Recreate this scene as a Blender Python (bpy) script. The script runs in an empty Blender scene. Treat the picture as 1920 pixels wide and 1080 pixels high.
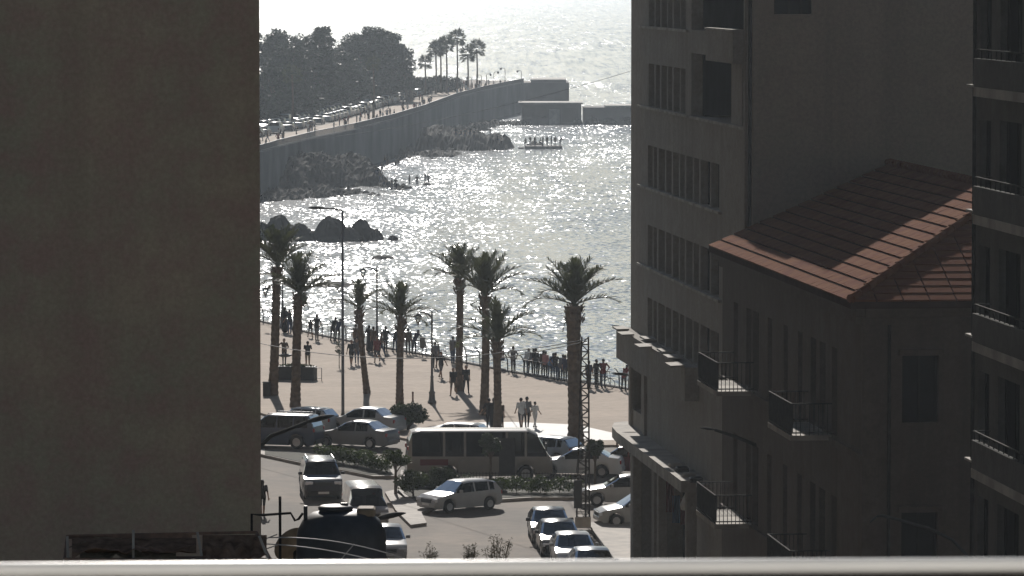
import bpy, math, random
from mathutils import Vector, Matrix, noise
R = math.radians
sc = bpy.context.scene
col = sc.collection
random.seed(7)

# ------------------------------------------------------------------ camera
F, H = 9000.0, 25.6                       # focal length in photo pixels, eye height
TH = math.atan(598 / F)                   # pitch: horizon 598 px above the centre
CAM = Vector((0, 0, H))
cd = bpy.data.cameras.new('camera'); cam = bpy.data.objects.new('camera', cd); col.objects.link(cam)
cam.location = CAM; cam.rotation_euler = (R(90) - TH, 0, 0)
cd.sensor_width = 36; cd.lens = F / 1920 * 36; cd.clip_start = .5; cd.clip_end = 40000
cd.dof.use_dof = True; cd.dof.focus_distance = 280; cd.dof.aperture_fstop = 17
sc.camera = cam

# ------------------------------------------------------------------ sky, sun, exposure
AZ, EL = R(-4.2), R(25.5)
SUN = Vector((math.sin(AZ) * math.cos(EL), math.cos(AZ) * math.cos(EL), math.sin(EL)))
w = bpy.data.worlds.new('World'); sc.world = w; w.use_nodes = True
nt = w.node_tree; bg = nt.nodes['Background']
sky = nt.nodes.new('ShaderNodeTexSky'); sky.sky_type = 'NISHITA'; sky.sun_disc = False
sky.sun_elevation = EL; sky.sun_rotation = AZ; sky.air_density = 1.0; sky.dust_density = 0.2; sky.ozone_density = 1.0
nt.links.new(sky.outputs[0], bg.inputs[0]); bg.inputs[1].default_value = .05
sd = bpy.data.lights.new('sun', 'SUN'); sun = bpy.data.objects.new('sun', sd); col.objects.link(sun)
sd.energy = 5.0; sd.angle = R(.53); sd.color = (1, .945, .88)
sun.rotation_euler = SUN.to_track_quat('Z', 'Y').to_euler()
sun.location = (0, 300, 400)
vs = sc.view_settings; vs.view_transform = 'Standard'; vs.look = 'None'; vs.gamma = 1; vs.use_curve_mapping = False
vs.exposure = -.15
cy = sc.cycles
cy.max_bounces = 6; cy.diffuse_bounces = 3; cy.glossy_bounces = 3; cy.transmission_bounces = 4
cy.transparent_max_bounces = 16; cy.volume_bounces = 1; cy.sample_clamp_indirect = 6; cy.sample_clamp_direct = 40
cy.caustics_reflective = False; cy.caustics_refractive = False; cy.use_denoising = True; cy.blur_glossy = .5

# ------------------------------------------------------------------ pixel -> place
cT, sT = math.cos(TH), math.sin(TH)
def ray(px, py):
    u, v = (px - 960) / F, (540 - py) / F
    return Vector((u, cT + v * sT, -sT + v * cT))
def G(px, py, z=0.0):                     # where the pixel's ray meets the level z
    d = ray(px, py); return CAM + d * ((z - H) / d.z)
def A(px, py, Y):                         # the pixel at distance Y
    d = ray(px, py); return CAM + d * (Y / d.y)
def ZY(py, Y): return A(960, py, Y).z
PZ, SEA = .12, -6.0

# ------------------------------------------------------------------ mesh helpers
class MB:
    def __init__(s): s.v = []; s.f = []; s.m = []; s.mi = 0
    def add(s, vs, fs):
        o = len(s.v); s.v += [tuple(p) for p in vs]
        for f in fs: s.f.append(tuple(i + o for i in f)); s.m.append(s.mi)
        return s
    def box(s, x0, x1, y0, y1, z0, z1):
        return s.add([(x0,y0,z0),(x1,y0,z0),(x1,y1,z0),(x0,y1,z0),(x0,y0,z1),(x1,y0,z1),(x1,y1,z1),(x0,y1,z1)],
                     [(0,3,2,1),(4,5,6,7),(0,1,5,4),(1,2,6,5),(2,3,7,6),(3,0,4,7)])
    def bbox(s, x0, x1, y0, y1, z0, z1, b):          # box with bevelled top and vertical edges
        p = [(x0+b,y0),(x1-b,y0),(x1,y0+b),(x1,y1-b),(x1-b,y1),(x0+b,y1),(x0,y1-b),(x0,y0+b)]
        cx, cyy = (x0+x1)/2, (y0+y1)/2
        q = [(cx+(x-cx)*(1-b/max(.01,(x1-x0)/2)), cyy+(y-cyy)*(1-b/max(.01,(y1-y0)/2))) for x, y in p]
        v = [(x,y,z0) for x,y in p] + [(x,y,z1-b) for x,y in p] + [(x,y,z1) for x,y in q]
        f = [tuple(range(7,-1,-1)), tuple(range(16,24))]
        for k in range(8):
            n = (k+1) % 8; f += [(k,n,8+n,8+k),(8+k,8+n,16+n,16+k)]
        return s.add(v, f)
    def bar(s, a, b, wx, wz, up=(0,0,1)):
        a, b = Vector(a), Vector(b); t = (b-a).normalized(); u = Vector(up)
        if abs(t.dot(u)) > .95: u = Vector((1,0,0))
        x = t.cross(u).normalized() * wx/2; z = x.cross(t).normalized() * wz/2
        v = [a-x-z,a+x-z,a+x+z,a-x+z,b-x-z,b+x-z,b+x+z,b-x+z]
        return s.add(v, [(0,1,2,3),(7,6,5,4),(0,4,5,1),(1,5,6,2),(2,6,7,3),(3,7,4,0)])
    def tube(s, pts, rs, n=8):
        pts = [Vector(p) for p in pts]
        if not hasattr(rs, '__len__'): rs = [rs]*len(pts)
        vs, fs = [], []; ref = None
        for i, p in enumerate(pts):
            t = (pts[min(i+1,len(pts)-1)] - pts[max(i-1,0)]).normalized()
            if ref is None: ref = Vector((1,0,0)) if abs(t.x) < .9 else Vector((0,1,0))
            x = (ref - t*ref.dot(t)).normalized(); ref = x; y = t.cross(x)
            for k in range(n):
                a = 2*math.pi*k/n; vs.append(p + (x*math.cos(a)+y*math.sin(a))*rs[i])
        for i in range(len(pts)-1):
            for k in range(n):
                k2 = (k+1) % n; fs.append((i*n+k,i*n+k2,(i+1)*n+k2,(i+1)*n+k))
        fs.append(tuple(range(n-1,-1,-1))); fs.append(tuple((len(pts)-1)*n+k for k in range(n)))
        return s.add(vs, fs)
    def lathe(s, prof, n=16, c=(0,0,0), axis='z'):
        vs, fs = [], []
        for r, z in prof:
            for k in range(n):
                a = 2*math.pi*k/n; x, y = r*math.cos(a), r*math.sin(a)
                p = (x,y,z) if axis == 'z' else (z,x,y)
                vs.append((p[0]+c[0],p[1]+c[1],p[2]+c[2]))
        for i in range(len(prof)-1):
            for k in range(n):
                k2 = (k+1) % n; fs.append((i*n+k,i*n+k2,(i+1)*n+k2,(i+1)*n+k))
        fs.append(tuple(range(n-1,-1,-1))); fs.append(tuple((len(prof)-1)*n+k for k in range(n)))
        return s.add(vs, fs)
    def prism(s, poly, z0, z1):
        n = len(poly)
        v = [(p[0],p[1],z0) for p in poly] + [(p[0],p[1],z1) for p in poly]
        ar = sum(poly[i][0]*poly[(i+1)%n][1]-poly[(i+1)%n][0]*poly[i][1] for i in range(n))
        f = [tuple(range(n-1,-1,-1)), tuple(range(n,2*n))] + [(i,(i+1)%n,n+(i+1)%n,n+i) for i in range(n)]
        if ar < 0: f = [tuple(reversed(q)) for q in f]
        return s.add(v, f)
    def capsule(s, a, b, ra, rb, n=10):
        a, b = Vector(a), Vector(b); t = (b-a); L = t.length
        t = t/L if L > 1e-6 else Vector((0,0,1))
        pts = [a - t*ra*k for k in (.95,.7,.35)] + [a, b] + [b + t*rb*k for k in (.35,.7,.95)]
        rs = [ra*math.sqrt(1-k*k) for k in (.95,.7,.35)] + [ra, rb] + [rb*math.sqrt(1-k*k) for k in (.35,.7,.95)]
        return s.tube(pts, rs, n)
    def mesh(s, name, mats, smooth=False):
        m = bpy.data.meshes.new(name); m.from_pydata(s.v, [], s.f)
        for k in (mats if isinstance(mats, (list, tuple)) else [mats]): m.materials.append(k)
        m.polygons.foreach_set('material_index', s.m)
        if smooth: m.polygons.foreach_set('use_smooth', [True]*len(m.polygons))
        m.update(); return m
    def build(s, name, mats, parent=None, smooth=False):
        return link(name, s.mesh(name, mats, smooth), parent)
def link(name, data, parent=None):
    o = bpy.data.objects.new(name, data); col.objects.link(o)
    if parent is not None: o.parent = parent
    return o
def tag(o, label, cat=None, group=None, kind=None):
    if label: o['label'] = label
    if cat: o['category'] = cat
    if group: o['group'] = group
    if kind: o['kind'] = kind
    return o
def thing(name, label, cat, loc=(0,0,0), rz=0, group=None):
    o = link(name, None); o.location = loc; o.rotation_euler = (0,0,rz); o.empty_display_size = .3
    return tag(o, label, cat, group)
def struct(o): o['kind'] = 'structure'; return o
def facade(mb, P, u0, u1, z0, z1, d0, d1, ops):
    """wall slab with real openings: P(u,d,z) -> local point; ops = [(u0,u1,z0,z1)]"""
    us = sorted({u0, u1, *[a for o in ops for a in o[:2]]}); us = [u for u in us if u0 <= u <= u1]
    for a, b in zip(us, us[1:]):
        m = (a+b)/2; holes = sorted((o[2], o[3]) for o in ops if o[0] < m < o[1]); z = z0
        for h0, h1 in holes + [(z1, z1)]:
            if h0 - z > 1e-4:
                v = [P(a,d0,z),P(b,d0,z),P(b,d1,z),P(a,d1,z),P(a,d0,h0),P(b,d0,h0),P(b,d1,h0),P(a,d1,h0)]
                mb.add(v, [(0,3,2,1),(4,5,6,7),(0,1,5,4),(1,2,6,5),(2,3,7,6),(3,0,4,7)])
            z = max(z, h1)
def leaves(mb, c, rad, n, size, shell=.45, rnd=random):
    for _ in range(n):
        while True:
            p = Vector((rnd.uniform(-1,1), rnd.uniform(-1,1), rnd.uniform(-1,1)))
            if shell < p.length < 1: break
        q = Vector((c[0]+p.x*rad[0], c[1]+p.y*rad[1], c[2]+p.z*rad[2]))
        a = Vector((rnd.gauss(0,1), rnd.gauss(0,1), rnd.gauss(0,.7))).normalized()
        b = a.cross(Vector((rnd.gauss(0,1), rnd.gauss(0,1), rnd.gauss(0,1)))).normalized()
        sz = size*rnd.uniform(.6,1.3)
        mb.add([q-a*sz, q+b*sz*.45, q+a*sz, q-b*sz*.45], [(0,1,2,3)])

# ------------------------------------------------------------------ materials (all procedural)
def mat(name, c, rough=.75, var=.18, scale=2.0, metal=0, stretch=(1,1,1), bump=0, spec=.4, coat=0, c2=None, mixlo=.35, mixhi=.65):
    m = bpy.data.materials.new(name); m.use_nodes = True; t = m.node_tree; b = t.nodes['Principled BSDF']
    b.inputs['Roughness'].default_value = rough; b.inputs['Metallic'].default_value = metal
    b.inputs['Specular IOR Level'].default_value = spec; b.inputs['Coat Weight'].default_value = coat
    b.inputs['Coat Roughness'].default_value = .08
    tc = t.nodes.new('ShaderNodeTexCoord'); mp = t.nodes.new('ShaderNodeMapping'); mp.inputs['Scale'].default_value = stretch
    nz = t.nodes.new('ShaderNodeTexNoise'); nz.inputs['Scale'].default_value = scale; nz.inputs['Detail'].default_value = 5
    t.links.new(tc.outputs['Object'], mp.inputs[0]); t.links.new(mp.outputs[0], nz.inputs[0])
    rp = t.nodes.new('ShaderNodeValToRGB'); e = rp.color_ramp.elements
    e[0].position = mixlo; e[1].position = mixhi
    lo = tuple(x*(1-var) for x in c); hi = tuple(min(1, x*(1+var)) for x in (c2 or c))
    if c2: lo, hi = c, c2
    e[0].color = (*lo, 1); e[1].color = (*hi, 1)
    t.links.new(nz.outputs['Fac'], rp.inputs[0]); t.links.new(rp.outputs[0], b.inputs['Base Color'])
    if bump:
        bp = t.nodes.new('ShaderNodeBump'); bp.inputs['Strength'].default_value = bump; bp.inputs['Distance'].default_value = .05
        t.links.new(nz.outputs['Fac'], bp.inputs['Height']); t.links.new(bp.outputs[0], b.inputs['Normal'])
    return m
def glassmat(name, tint, refl=1.45):
    m = bpy.data.materials.new(name); m.use_nodes = True; t = m.node_tree; t.nodes.clear()
    o = t.nodes.new('ShaderNodeOutputMaterial'); mx = t.nodes.new('ShaderNodeMixShader'); fr = t.nodes.new('ShaderNodeFresnel')
    tr = t.nodes.new('ShaderNodeBsdfTransparent'); gl = t.nodes.new('ShaderNodeBsdfGlossy')
    fr.inputs[0].default_value = refl; tr.inputs[0].default_value = (*tint, 1); gl.inputs['Roughness'].default_value = .06
    t.links.new(fr.outputs[0], mx.inputs[0]); t.links.new(tr.outputs[0], mx.inputs[1]); t.links.new(gl.outputs[0], mx.inputs[2])
    t.links.new(mx.outputs[0], o.inputs[0]); return m
def wallmat(name, c, c2, stain, sscale=.5):
    """render/concrete with broad mottling and dark rain streaks"""
    m = mat(name, c, .9, scale=.45, c2=c2, spec=.2); t = m.node_tree; b = t.nodes['Principled BSDF']
    base = b.inputs['Base Color'].links[0].from_socket
    tc = t.nodes.new('ShaderNodeTexCoord'); mp = t.nodes.new('ShaderNodeMapping'); mp.inputs['Scale'].default_value = (1.3, 1.3, .05)
    nz = t.nodes.new('ShaderNodeTexNoise'); nz.inputs['Scale'].default_value = sscale; nz.inputs['Detail'].default_value = 7; nz.inputs['Roughness'].default_value = .65
    rp = t.nodes.new('ShaderNodeMapRange'); rp.inputs[1].default_value = .5; rp.inputs[2].default_value = .72
    rp.inputs[3].default_value = 0; rp.inputs[4].default_value = .55
    mx = t.nodes.new('ShaderNodeMix'); mx.data_type = 'RGBA'
    t.links.new(tc.outputs['Object'], mp.inputs[0]); t.links.new(mp.outputs[0], nz.inputs[0]); t.links.new(nz.outputs['Fac'], rp.inputs[0])
    t.links.new(rp.outputs[0], mx.inputs[0]); t.links.new(base, mx.inputs[6]); mx.inputs[7].default_value = (*stain, 1)
    t.links.new(mx.outputs[2], b.inputs['Base Color']); return m

M = {}
M['wall_left'] = wallmat('stained_render_left', (.46,.36,.26), (.37,.335,.24), (.33,.25,.19))
def grain(m, c_tint, sc1=.9, sc2=9):
    t = m.node_tree; b = t.nodes['Principled BSDF']; base = b.inputs['Base Color'].links[0].from_socket
    tc = t.nodes.new('ShaderNodeTexCoord'); n1 = t.nodes.new('ShaderNodeTexNoise'); n1.inputs['Scale'].default_value = sc1; n1.inputs['Detail'].default_value = 8; n1.inputs['Roughness'].default_value = .7
    n2 = t.nodes.new('ShaderNodeTexNoise'); n2.inputs['Scale'].default_value = sc2; n2.inputs['Detail'].default_value = 6; n2.inputs['Roughness'].default_value = .75
    for n in (n1, n2): t.links.new(tc.outputs['Object'], n.inputs[0])
    r1 = t.nodes.new('ShaderNodeMapRange'); r1.inputs[1].default_value = .42; r1.inputs[2].default_value = .62; r1.inputs[4].default_value = .8; t.links.new(n1.outputs['Fac'], r1.inputs[0])
    mx = t.nodes.new('ShaderNodeMix'); mx.data_type = 'RGBA'; t.links.new(r1.outputs[0], mx.inputs[0]); t.links.new(base, mx.inputs[6]); mx.inputs[7].default_value = (*c_tint, 1)
    r2 = t.nodes.new('ShaderNodeMapRange'); r2.inputs[1].default_value = .3; r2.inputs[2].default_value = .7; r2.inputs[3].default_value = .82; r2.inputs[4].default_value = 1.15; t.links.new(n2.outputs['Fac'], r2.inputs[0])
    mu = t.nodes.new('ShaderNodeVectorMath'); mu.operation = 'SCALE'; t.links.new(mx.outputs[2], mu.inputs[0]); t.links.new(r2.outputs[0], mu.inputs['Scale'])
    t.links.new(mu.outputs[0], b.inputs['Base Color']); return m
grain(M['wall_left'], (.42,.27,.225))
M['tower'] = wallmat('grey_tower_render', (.30,.275,.24), (.335,.31,.27), (.20,.18,.16))
M['tower_front'] = wallmat('brown_tower_render', (.275,.21,.155), (.24,.195,.145), (.17,.135,.105))
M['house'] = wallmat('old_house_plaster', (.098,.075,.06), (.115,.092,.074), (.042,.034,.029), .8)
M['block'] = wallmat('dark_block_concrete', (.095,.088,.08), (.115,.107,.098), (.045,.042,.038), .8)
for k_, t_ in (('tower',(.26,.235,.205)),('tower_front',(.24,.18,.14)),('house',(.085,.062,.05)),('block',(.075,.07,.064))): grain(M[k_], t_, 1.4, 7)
M['concrete'] = mat('concrete', (.34,.31,.27), .85, .25, 1.2, bump=.2)
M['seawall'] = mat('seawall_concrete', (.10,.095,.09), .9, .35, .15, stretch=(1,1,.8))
M['paving'] = mat('plaza_paving', (.425,.325,.24), .85, .12, .25, stretch=(.25,1.0,1), c2=(.34,.258,.19), spec=.15)
M['paving_white'] = mat('pale_paving', (.44,.43,.41), .7, .1, .6)
M['asphalt'] = mat('glare_asphalt', (.21,.166,.126), .85, .2, .22, stretch=(1,.5,1), c2=(.115,.098,.08), spec=.15)  # beige base tone has the low-sun glare on the road painted in
grain(M['asphalt'], (.095,.078,.06), .12, 1.1); grain(M['paving'], (.345,.262,.192), .18, 1.6)
M['kerb'] = mat('kerb_stone', (.25,.215,.175), .8, .25, 1.5)
M['soil'] = mat('planting_soil', (.045,.042,.025), .95, .3, 2)
M['earth'] = mat('town_ground', (.20,.17,.14), .9, .2, .1)
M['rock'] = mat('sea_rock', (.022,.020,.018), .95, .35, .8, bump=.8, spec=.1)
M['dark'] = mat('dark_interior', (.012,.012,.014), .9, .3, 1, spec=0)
M['frame'] = mat('window_frame_metal', (.30,.285,.265), .5, .2, 2)
M['bronze'] = mat('dark_window_frame', (.018,.017,.016), .9, .2, 2, spec=0)
M['iron'] = mat('dark_iron', (.04,.037,.034), .85, .3, 4, spec=.05)
M['rail_grey'] = mat('railing_paint', (.10,.10,.10), .5, .2, 3, metal=.3)
M['rust'] = mat('rusty_steel', (.24,.15,.11), .85, .4, 6, c2=(.13,.09,.075), spec=.1)
M['lamp_grey'] = mat('lamp_post_grey', (.12,.12,.12), .5, .15, 3, metal=.2)
M['white_paint'] = mat('white_rail_paint', (.74,.74,.73), .35, .04, 2, coat=.3)
M['pale'] = mat('terrace_bounce_white', (.78,.76,.72), .8, .05, 1)  # whitened so the unseen terrace throws sunlight back onto the handrail
M['lamp_dark'] = mat('lamp_head_paint', (.055,.055,.055), .85, .15, 3, spec=.1)
M['black_panel'] = mat('dark_parapet', (.035,.03,.027), .8, .2, 2)
M['tank'] = mat('black_tank_plastic', (.035,.035,.038), .5, .2, 5)
M['dish'] = mat('dirty_dish', (.20,.15,.10), .8, .25, 3)
M['tile'] = mat('clay_tile', (.135,.045,.027), .95, .25, 1.6, c2=(.185,.076,.035), spec=.02)
M['tile_under'] = mat('roof_underlay', (.05,.028,.022), .95, .2, 2, spec=0)
M['bark'] = mat('palm_bark', (.115,.085,.06), .95, .3, 4, bump=.6)
M['wood_bark'] = mat('tree_bark', (.10,.08,.06), .95, .3, 4, bump=.5)
def leafmat(name, c, tr=.25):
    m = mat(name, c, .6, .35, 1.3, spec=.3); t = m.node_tree; b = t.nodes['Principled BSDF']
    tl = t.nodes.new('ShaderNodeBsdfTranslucent'); mx = t.nodes.new('ShaderNodeMixShader'); mx.inputs[0].default_value = tr
    t.links.new(b.inputs['Base Color'].links[0].from_socket, tl.inputs[0])
    t.links.new(b.outputs[0], mx.inputs[1]); t.links.new(tl.outputs[0], mx.inputs[2])
    t.links.new(mx.outputs[0], t.nodes['Material Output'].inputs[0]); return m
M['frond'] = leafmat('palm_frond', (.075,.085,.04), .22)
M['leaf'] = leafmat('tree_leaf', (.05,.07,.03), .18)
M['far_leaf'] = leafmat('far_tree_leaf', (.04,.052,.03), .08)
M['hedge'] = leafmat('hedge_leaf', (.06,.085,.022), .25)
M['dry'] = mat('dry_twig', (.16,.12,.085), .9, .3, 5)
M['tarp1'] = mat('grey_tarpaulin', (.26,.22,.165), .95, .4, 5, spec=0)
M['tarp2'] = mat('dark_tarpaulin', (.17,.105,.07), .95, .4, 5, spec=0)
M['dryleaf'] = mat('dry_leaf', (.12,.12,.06), .8, .3, 9)
M['glass_car'] = glassmat('car_glass', (.10,.105,.105), 1.22)
M['glass_bld'] = mat('dark_window_glass', (.009,.010,.012), .5, .3, .4, spec=.01)
M['rubber'] = mat('tyre_rubber', (.02,.02,.02), .85, .2, 5)
M['alloy'] = mat('wheel_alloy', (.35,.35,.36), .4, .1, 3, metal=.8)
M['lens'] = mat('headlight_lens', (.6,.62,.65), .15, .1, 8, coat=.6)
M['tail'] = mat('tail_lens', (.30,.015,.012), .3, .1, 8, coat=.5)
M['trim'] = mat('black_trim', (.025,.025,.025), .6, .2, 5)
M['plate'] = mat('number_plate', (.6,.6,.58), .5, .05, 5)
M['cable'] = mat('cable_black', (.03,.03,.03), .7, .2, 5)
M['skin'] = mat('skin', (.32,.20,.14), .6, .08, 8)
M['hair'] = mat('hair', (.02,.015,.012), .6, .2, 20)
M['shoe'] = mat('shoe', (.03,.028,.026), .7, .2, 8)
CLOTH = {k: mat('cloth_' + k, v, .9, .15, 6) for k, v in dict(
    black=(.022,.022,.024), navy=(.03,.035,.07), grey=(.14,.14,.145), white=(.62,.62,.60), red=(.17,.035,.035),
    blue=(.10,.17,.30), brown=(.10,.07,.05), pink=(.40,.20,.20), khaki=(.22,.19,.13), denim=(.06,.085,.14), teal=(.06,.17,.17)).items()}
PAINT = {k: mat('paint_' + k, v, .2, .05, 2, metal=0, spec=.22) for k, v in dict(
    silver=(.36,.36,.355), white=(.55,.55,.54), grey=(.16,.165,.17), dark=(.045,.048,.055), navy=(.045,.055,.085),
    maroon=(.11,.022,.025), beige=(.215,.20,.18), teal=(.10,.28,.30), black=(.02,.02,.022), bluegrey=(.20,.24,.29)).items()}

# ------------------------------------------------------------------ the setting: sea, land, roads
m = bpy.data.materials.new('sea_water'); m.use_nodes = True; t = m.node_tree; b = t.nodes['Principled BSDF']
b.inputs['Base Color'].default_value = (.03,.065,.10,1); b.inputs['IOR'].default_value = 1.34; b.inputs['Roughness'].default_value = .132
tc = t.nodes.new('ShaderNodeTexCoord')
def wave(scale, st, k):
    mp = t.nodes.new('ShaderNodeMapping'); mp.inputs['Scale'].default_value = st
    n = t.nodes.new('ShaderNodeTexNoise'); n.inputs['Scale'].default_value = scale; n.inputs['Detail'].default_value = 3; n.inputs['Roughness'].default_value = .55
    t.links.new(tc.outputs['Object'], mp.inputs[0]); t.links.new(mp.outputs[0], n.inputs[0])
    s = t.nodes.new('ShaderNodeVectorMath'); s.operation = 'SUBTRACT'; s.inputs[1].default_value = (.5,.5,.5)
    g = t.nodes.new('ShaderNodeVectorMath'); g.operation = 'MULTIPLY'; g.inputs[1].default_value = (k, k, 0)
    t.links.new(n.outputs['Color'], s.inputs[0]); t.links.new(s.outputs[0], g.inputs[0]); return g.outputs[0], n
w1, n1 = wave(1.7, (1, .5, 1), 1.27)
w2, n2 = wave(.2, (1, .6, 1), .42)
w3, n3 = wave(.10, (1, .09, 1), .34)
def mth(op, a, b=None, c=None):
    n = t.nodes.new('ShaderNodeMath'); n.operation = op
    for k, v in enumerate((a, b, c)):
        if v is None: continue
        if isinstance(v, (int, float)): n.inputs[k].default_value = v
        else: t.links.new(v, n.inputs[k])
    return n.outputs[0]
def rng(v, a, b_, c, d):
    n = t.nodes.new('ShaderNodeMapRange'); n.interpolation_type = 'SMOOTHSTEP'; t.links.new(v, n.inputs[0])
    for k, q in enumerate((a, b_, c, d)): n.inputs[k+1].default_value = q
    return n.outputs[0]
# wind lanes: broad drifting patches, a sheltered calm in the lee of the town, one smooth band offshore
mpz = t.nodes.new('ShaderNodeMapping'); mpz.inputs['Scale'].default_value = (.03,.009,1)
nz = t.nodes.new('ShaderNodeTexNoise'); nz.inputs['Scale'].default_value = 1; nz.inputs['Detail'].default_value = 4
t.links.new(tc.outputs['Object'], mpz.inputs[0]); t.links.new(mpz.outputs[0], nz.inputs[0])
sx = t.nodes.new('ShaderNodeSeparateXYZ'); t.links.new(tc.outputs['Object'], sx.inputs[0])
lanes = rng(nz.outputs['Fac'], .36, .60, .76, 1.08)
lee = mth('MULTIPLY', rng(sx.outputs[0], -16, 8, 0, 1), rng(sx.outputs[1], 420, 760, 1, 0))
wob = mth('ADD', sx.outputs[1], mth('MULTIPLY', nz.outputs['Fac'], 500))
band = mth('MULTIPLY', mth('MULTIPLY', rng(wob, 1620, 1720, 0, 1), rng(wob, 2050, 2200, 1, 0)), rng(sx.outputs[0], -30, 10, 0, 1))
fac = mth('MULTIPLY', mth('MULTIPLY', lanes, mth('SUBTRACT', 1, mth('MULTIPLY', lee, .34))), mth('MULTIPLY', mth('SUBTRACT', 1, mth('MULTIPLY', band, .38)), rng(sx.outputs[1], 850, 2000, 1, .68)))
ad = t.nodes.new('ShaderNodeVectorMath'); ad.operation = 'ADD'; t.links.new(w1, ad.inputs[0]); t.links.new(w2, ad.inputs[1])
ad0 = ad; ad = t.nodes.new('ShaderNodeVectorMath'); ad.operation = 'ADD'; t.links.new(ad0.outputs[0], ad.inputs[0]); t.links.new(w3, ad.inputs[1])
w4, n4 = wave(.55, (1, .03, 1), .7)                     # steeper chop on the open water outside the bay
g4 = t.nodes.new('ShaderNodeVectorMath'); g4.operation = 'SCALE'; t.links.new(w4, g4.inputs[0]); t.links.new(rng(sx.outputs[1], 850, 1700, 0, 1), g4.inputs['Scale'])
ad1 = ad; ad = t.nodes.new('ShaderNodeVectorMath'); ad.operation = 'ADD'; t.links.new(ad1.outputs[0], ad.inputs[0]); t.links.new(g4.outputs[0], ad.inputs[1])
sc_ = t.nodes.new('ShaderNodeVectorMath'); sc_.operation = 'SCALE'; t.links.new(ad.outputs[0], sc_.inputs[0]); t.links.new(fac, sc_.inputs['Scale'])
up = t.nodes.new('ShaderNodeVectorMath'); up.operation = 'ADD'; up.inputs[1].default_value = (0,0,1); t.links.new(sc_.outputs[0], up.inputs[0])
nm = t.nodes.new('ShaderNodeVectorMath'); nm.operation = 'NORMALIZE'; t.links.new(up.outputs[0], nm.inputs[0])
t.links.new(nm.outputs[0], b.inputs['Normal'])
M['sea'] = m
mb = MB(); mb.add([(-7000,150,SEA),(7000,150,SEA),(7000,12000,SEA),(-7000,12000,SEA)], [(0,1,2,3)])
struct(mb.build('sea', M['sea']))

near_px = [(502,604),(609,629),(700,647),(807,666),(874,679),(970,698),(1060,712),(1151,724),(1200,732)]
near = [G(x, y, PZ).to_2d() for x, y in near_px]                 # near promenade edge, far-left to right
far_px = [(490,290),(524,280),(595,262),(667,247),(742,228),(800,210),(859,187),(908,174),(945,166),(985,158)]
far = [G(x, y, 0).to_2d() for x, y in far_px]
d0 = (near[0]-near[1]).normalized()
bay = [near[0]+d0*25, near[0]+d0*60, Vector((-85,470)), Vector((-118,530)), Vector((-115,590)), Vector((-75,628)), Vector((-48,646))]
bast = [G(1067,158).to_2d()]
coast = [Vector((400,262)), Vector((60,272))] + near[::-1] + bay + far + bast + [bast[0]+Vector((0,22)), Vector((-20,1125)), Vector((-90,1190)), Vector((-420,1260))]
poly = [Vector((-420,-60)), Vector((400,-60))] + coast
mb = MB(); mb.add([(p.x,p.y,0) for p in poly], [tuple(range(len(poly)))]); struct(mb.build('ground', M['asphalt']))

# plaza slab (raised kerb), road islands
def slab(name, pts, z0, z1, m, parent=None):
    mb = MB(); mb.prism([(p[0],p[1]) for p in pts], z0, z1); return struct(mb.build(name, m, parent))
plaza_near = [G(x, y) for x, y in [(1260,850),(1150,838),(1000,842),(850,845),(740,822),(640,812),(560,800),(480,775),(380,748)]]
ext = near[0]+d0*24
slab('plaza_pavement', [p.to_2d() for p in plaza_near] + [ext] + near + [near[-1]+Vector((4,-2))], -.3, PZ, M['paving'])
strip = [G(x, y) for x, y in [(775,812),(840,797),(960,795),(1080,800),(1160,818),(1160,829),(1000,832),(850,828)]]
slab('pale_pavement', [p.to_2d() for p in strip], PZ-.1, PZ+.004, M['paving_white'])
isl1 = [G(x, y) for x, y in [(487,846),(600,858),(690,872),(738,884),(745,898),(700,898),(640,886),(560,872),(487,856)]]
isl2 = [G(x, y) for x, y in [(752,886),(860,903),(1000,903),(1090,906),(1096,938),(1000,938),(920,943),(840,946),(770,948),(745,930)]]
isl3 = [G(x, y) for x, y in [(722,928),(745,922),(770,948),(838,946),(790,966),(800,986),(770,990),(742,962)]]
side_r = [G(x, y) for x, y in [(1104,986),(1135,980),(1210,990),(1300,1120),(1180,1120)]]
for nme, p in (('planted_island', isl1), ('planted_island', isl2), ('traffic_island', isl3), ('sidewalk', side_r)):
    slab(nme, [q.to_2d() for q in p], -.2, .15, M['kerb'])
    if nme == 'planted_island':
        c = sum((q.to_2d() for q in p), Vector((0,0))) / len(p)
        slab('planting_bed', [c+(q.to_2d()-c)*.93 for q in p], -.1, .17, M['soil'])
# far promenade strip, following the far wall
def off(line, k):
    out = []
    for i, p in enumerate(line):
        d = (line[min(i+1,len(line)-1)] - line[max(i-1,0)]).normalized(); out.append(p + Vector((-d.y, d.x))*k)
    return out
slab('far_promenade', off(far,.6) + off(far,9)[::-1], -.2, PZ, M['paving'])
slab('far_verge', off(far,19) + off(far,70)[::-1], -.2, .10, M['soil'])

# sea walls
def seawall(name, line, label, thick=.6, top=.35):
    mb = MB()
    for a, b in zip(line, line[1:]):
        d = (b-a).normalized(); n = Vector((-d.y, d.x))*thick
        q = [a, b, b+n, a+n]; mb.prism([(p.x,p.y) for p in q], SEA-2, top)
    return tag(mb.build(name, M['seawall']), label, 'sea wall')
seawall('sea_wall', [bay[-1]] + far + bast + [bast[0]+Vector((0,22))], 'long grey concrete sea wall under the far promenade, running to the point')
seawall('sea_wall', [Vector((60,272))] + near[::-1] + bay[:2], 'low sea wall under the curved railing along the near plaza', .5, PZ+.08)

# ------------------------------------------------------------------ buildings (all share the street's axes: local +Y runs down the street)
ROT = R(6.0)
D = Vector((-math.sin(ROT), math.cos(ROT))); E = Vector((math.cos(ROT), math.sin(ROT)))
PX = lambda u, d, z: (d, u, z)            # face looking along local -X, u along local Y
PY = lambda u, d, z: (u, d, z)            # face looking along local -Y, u along local X

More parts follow.
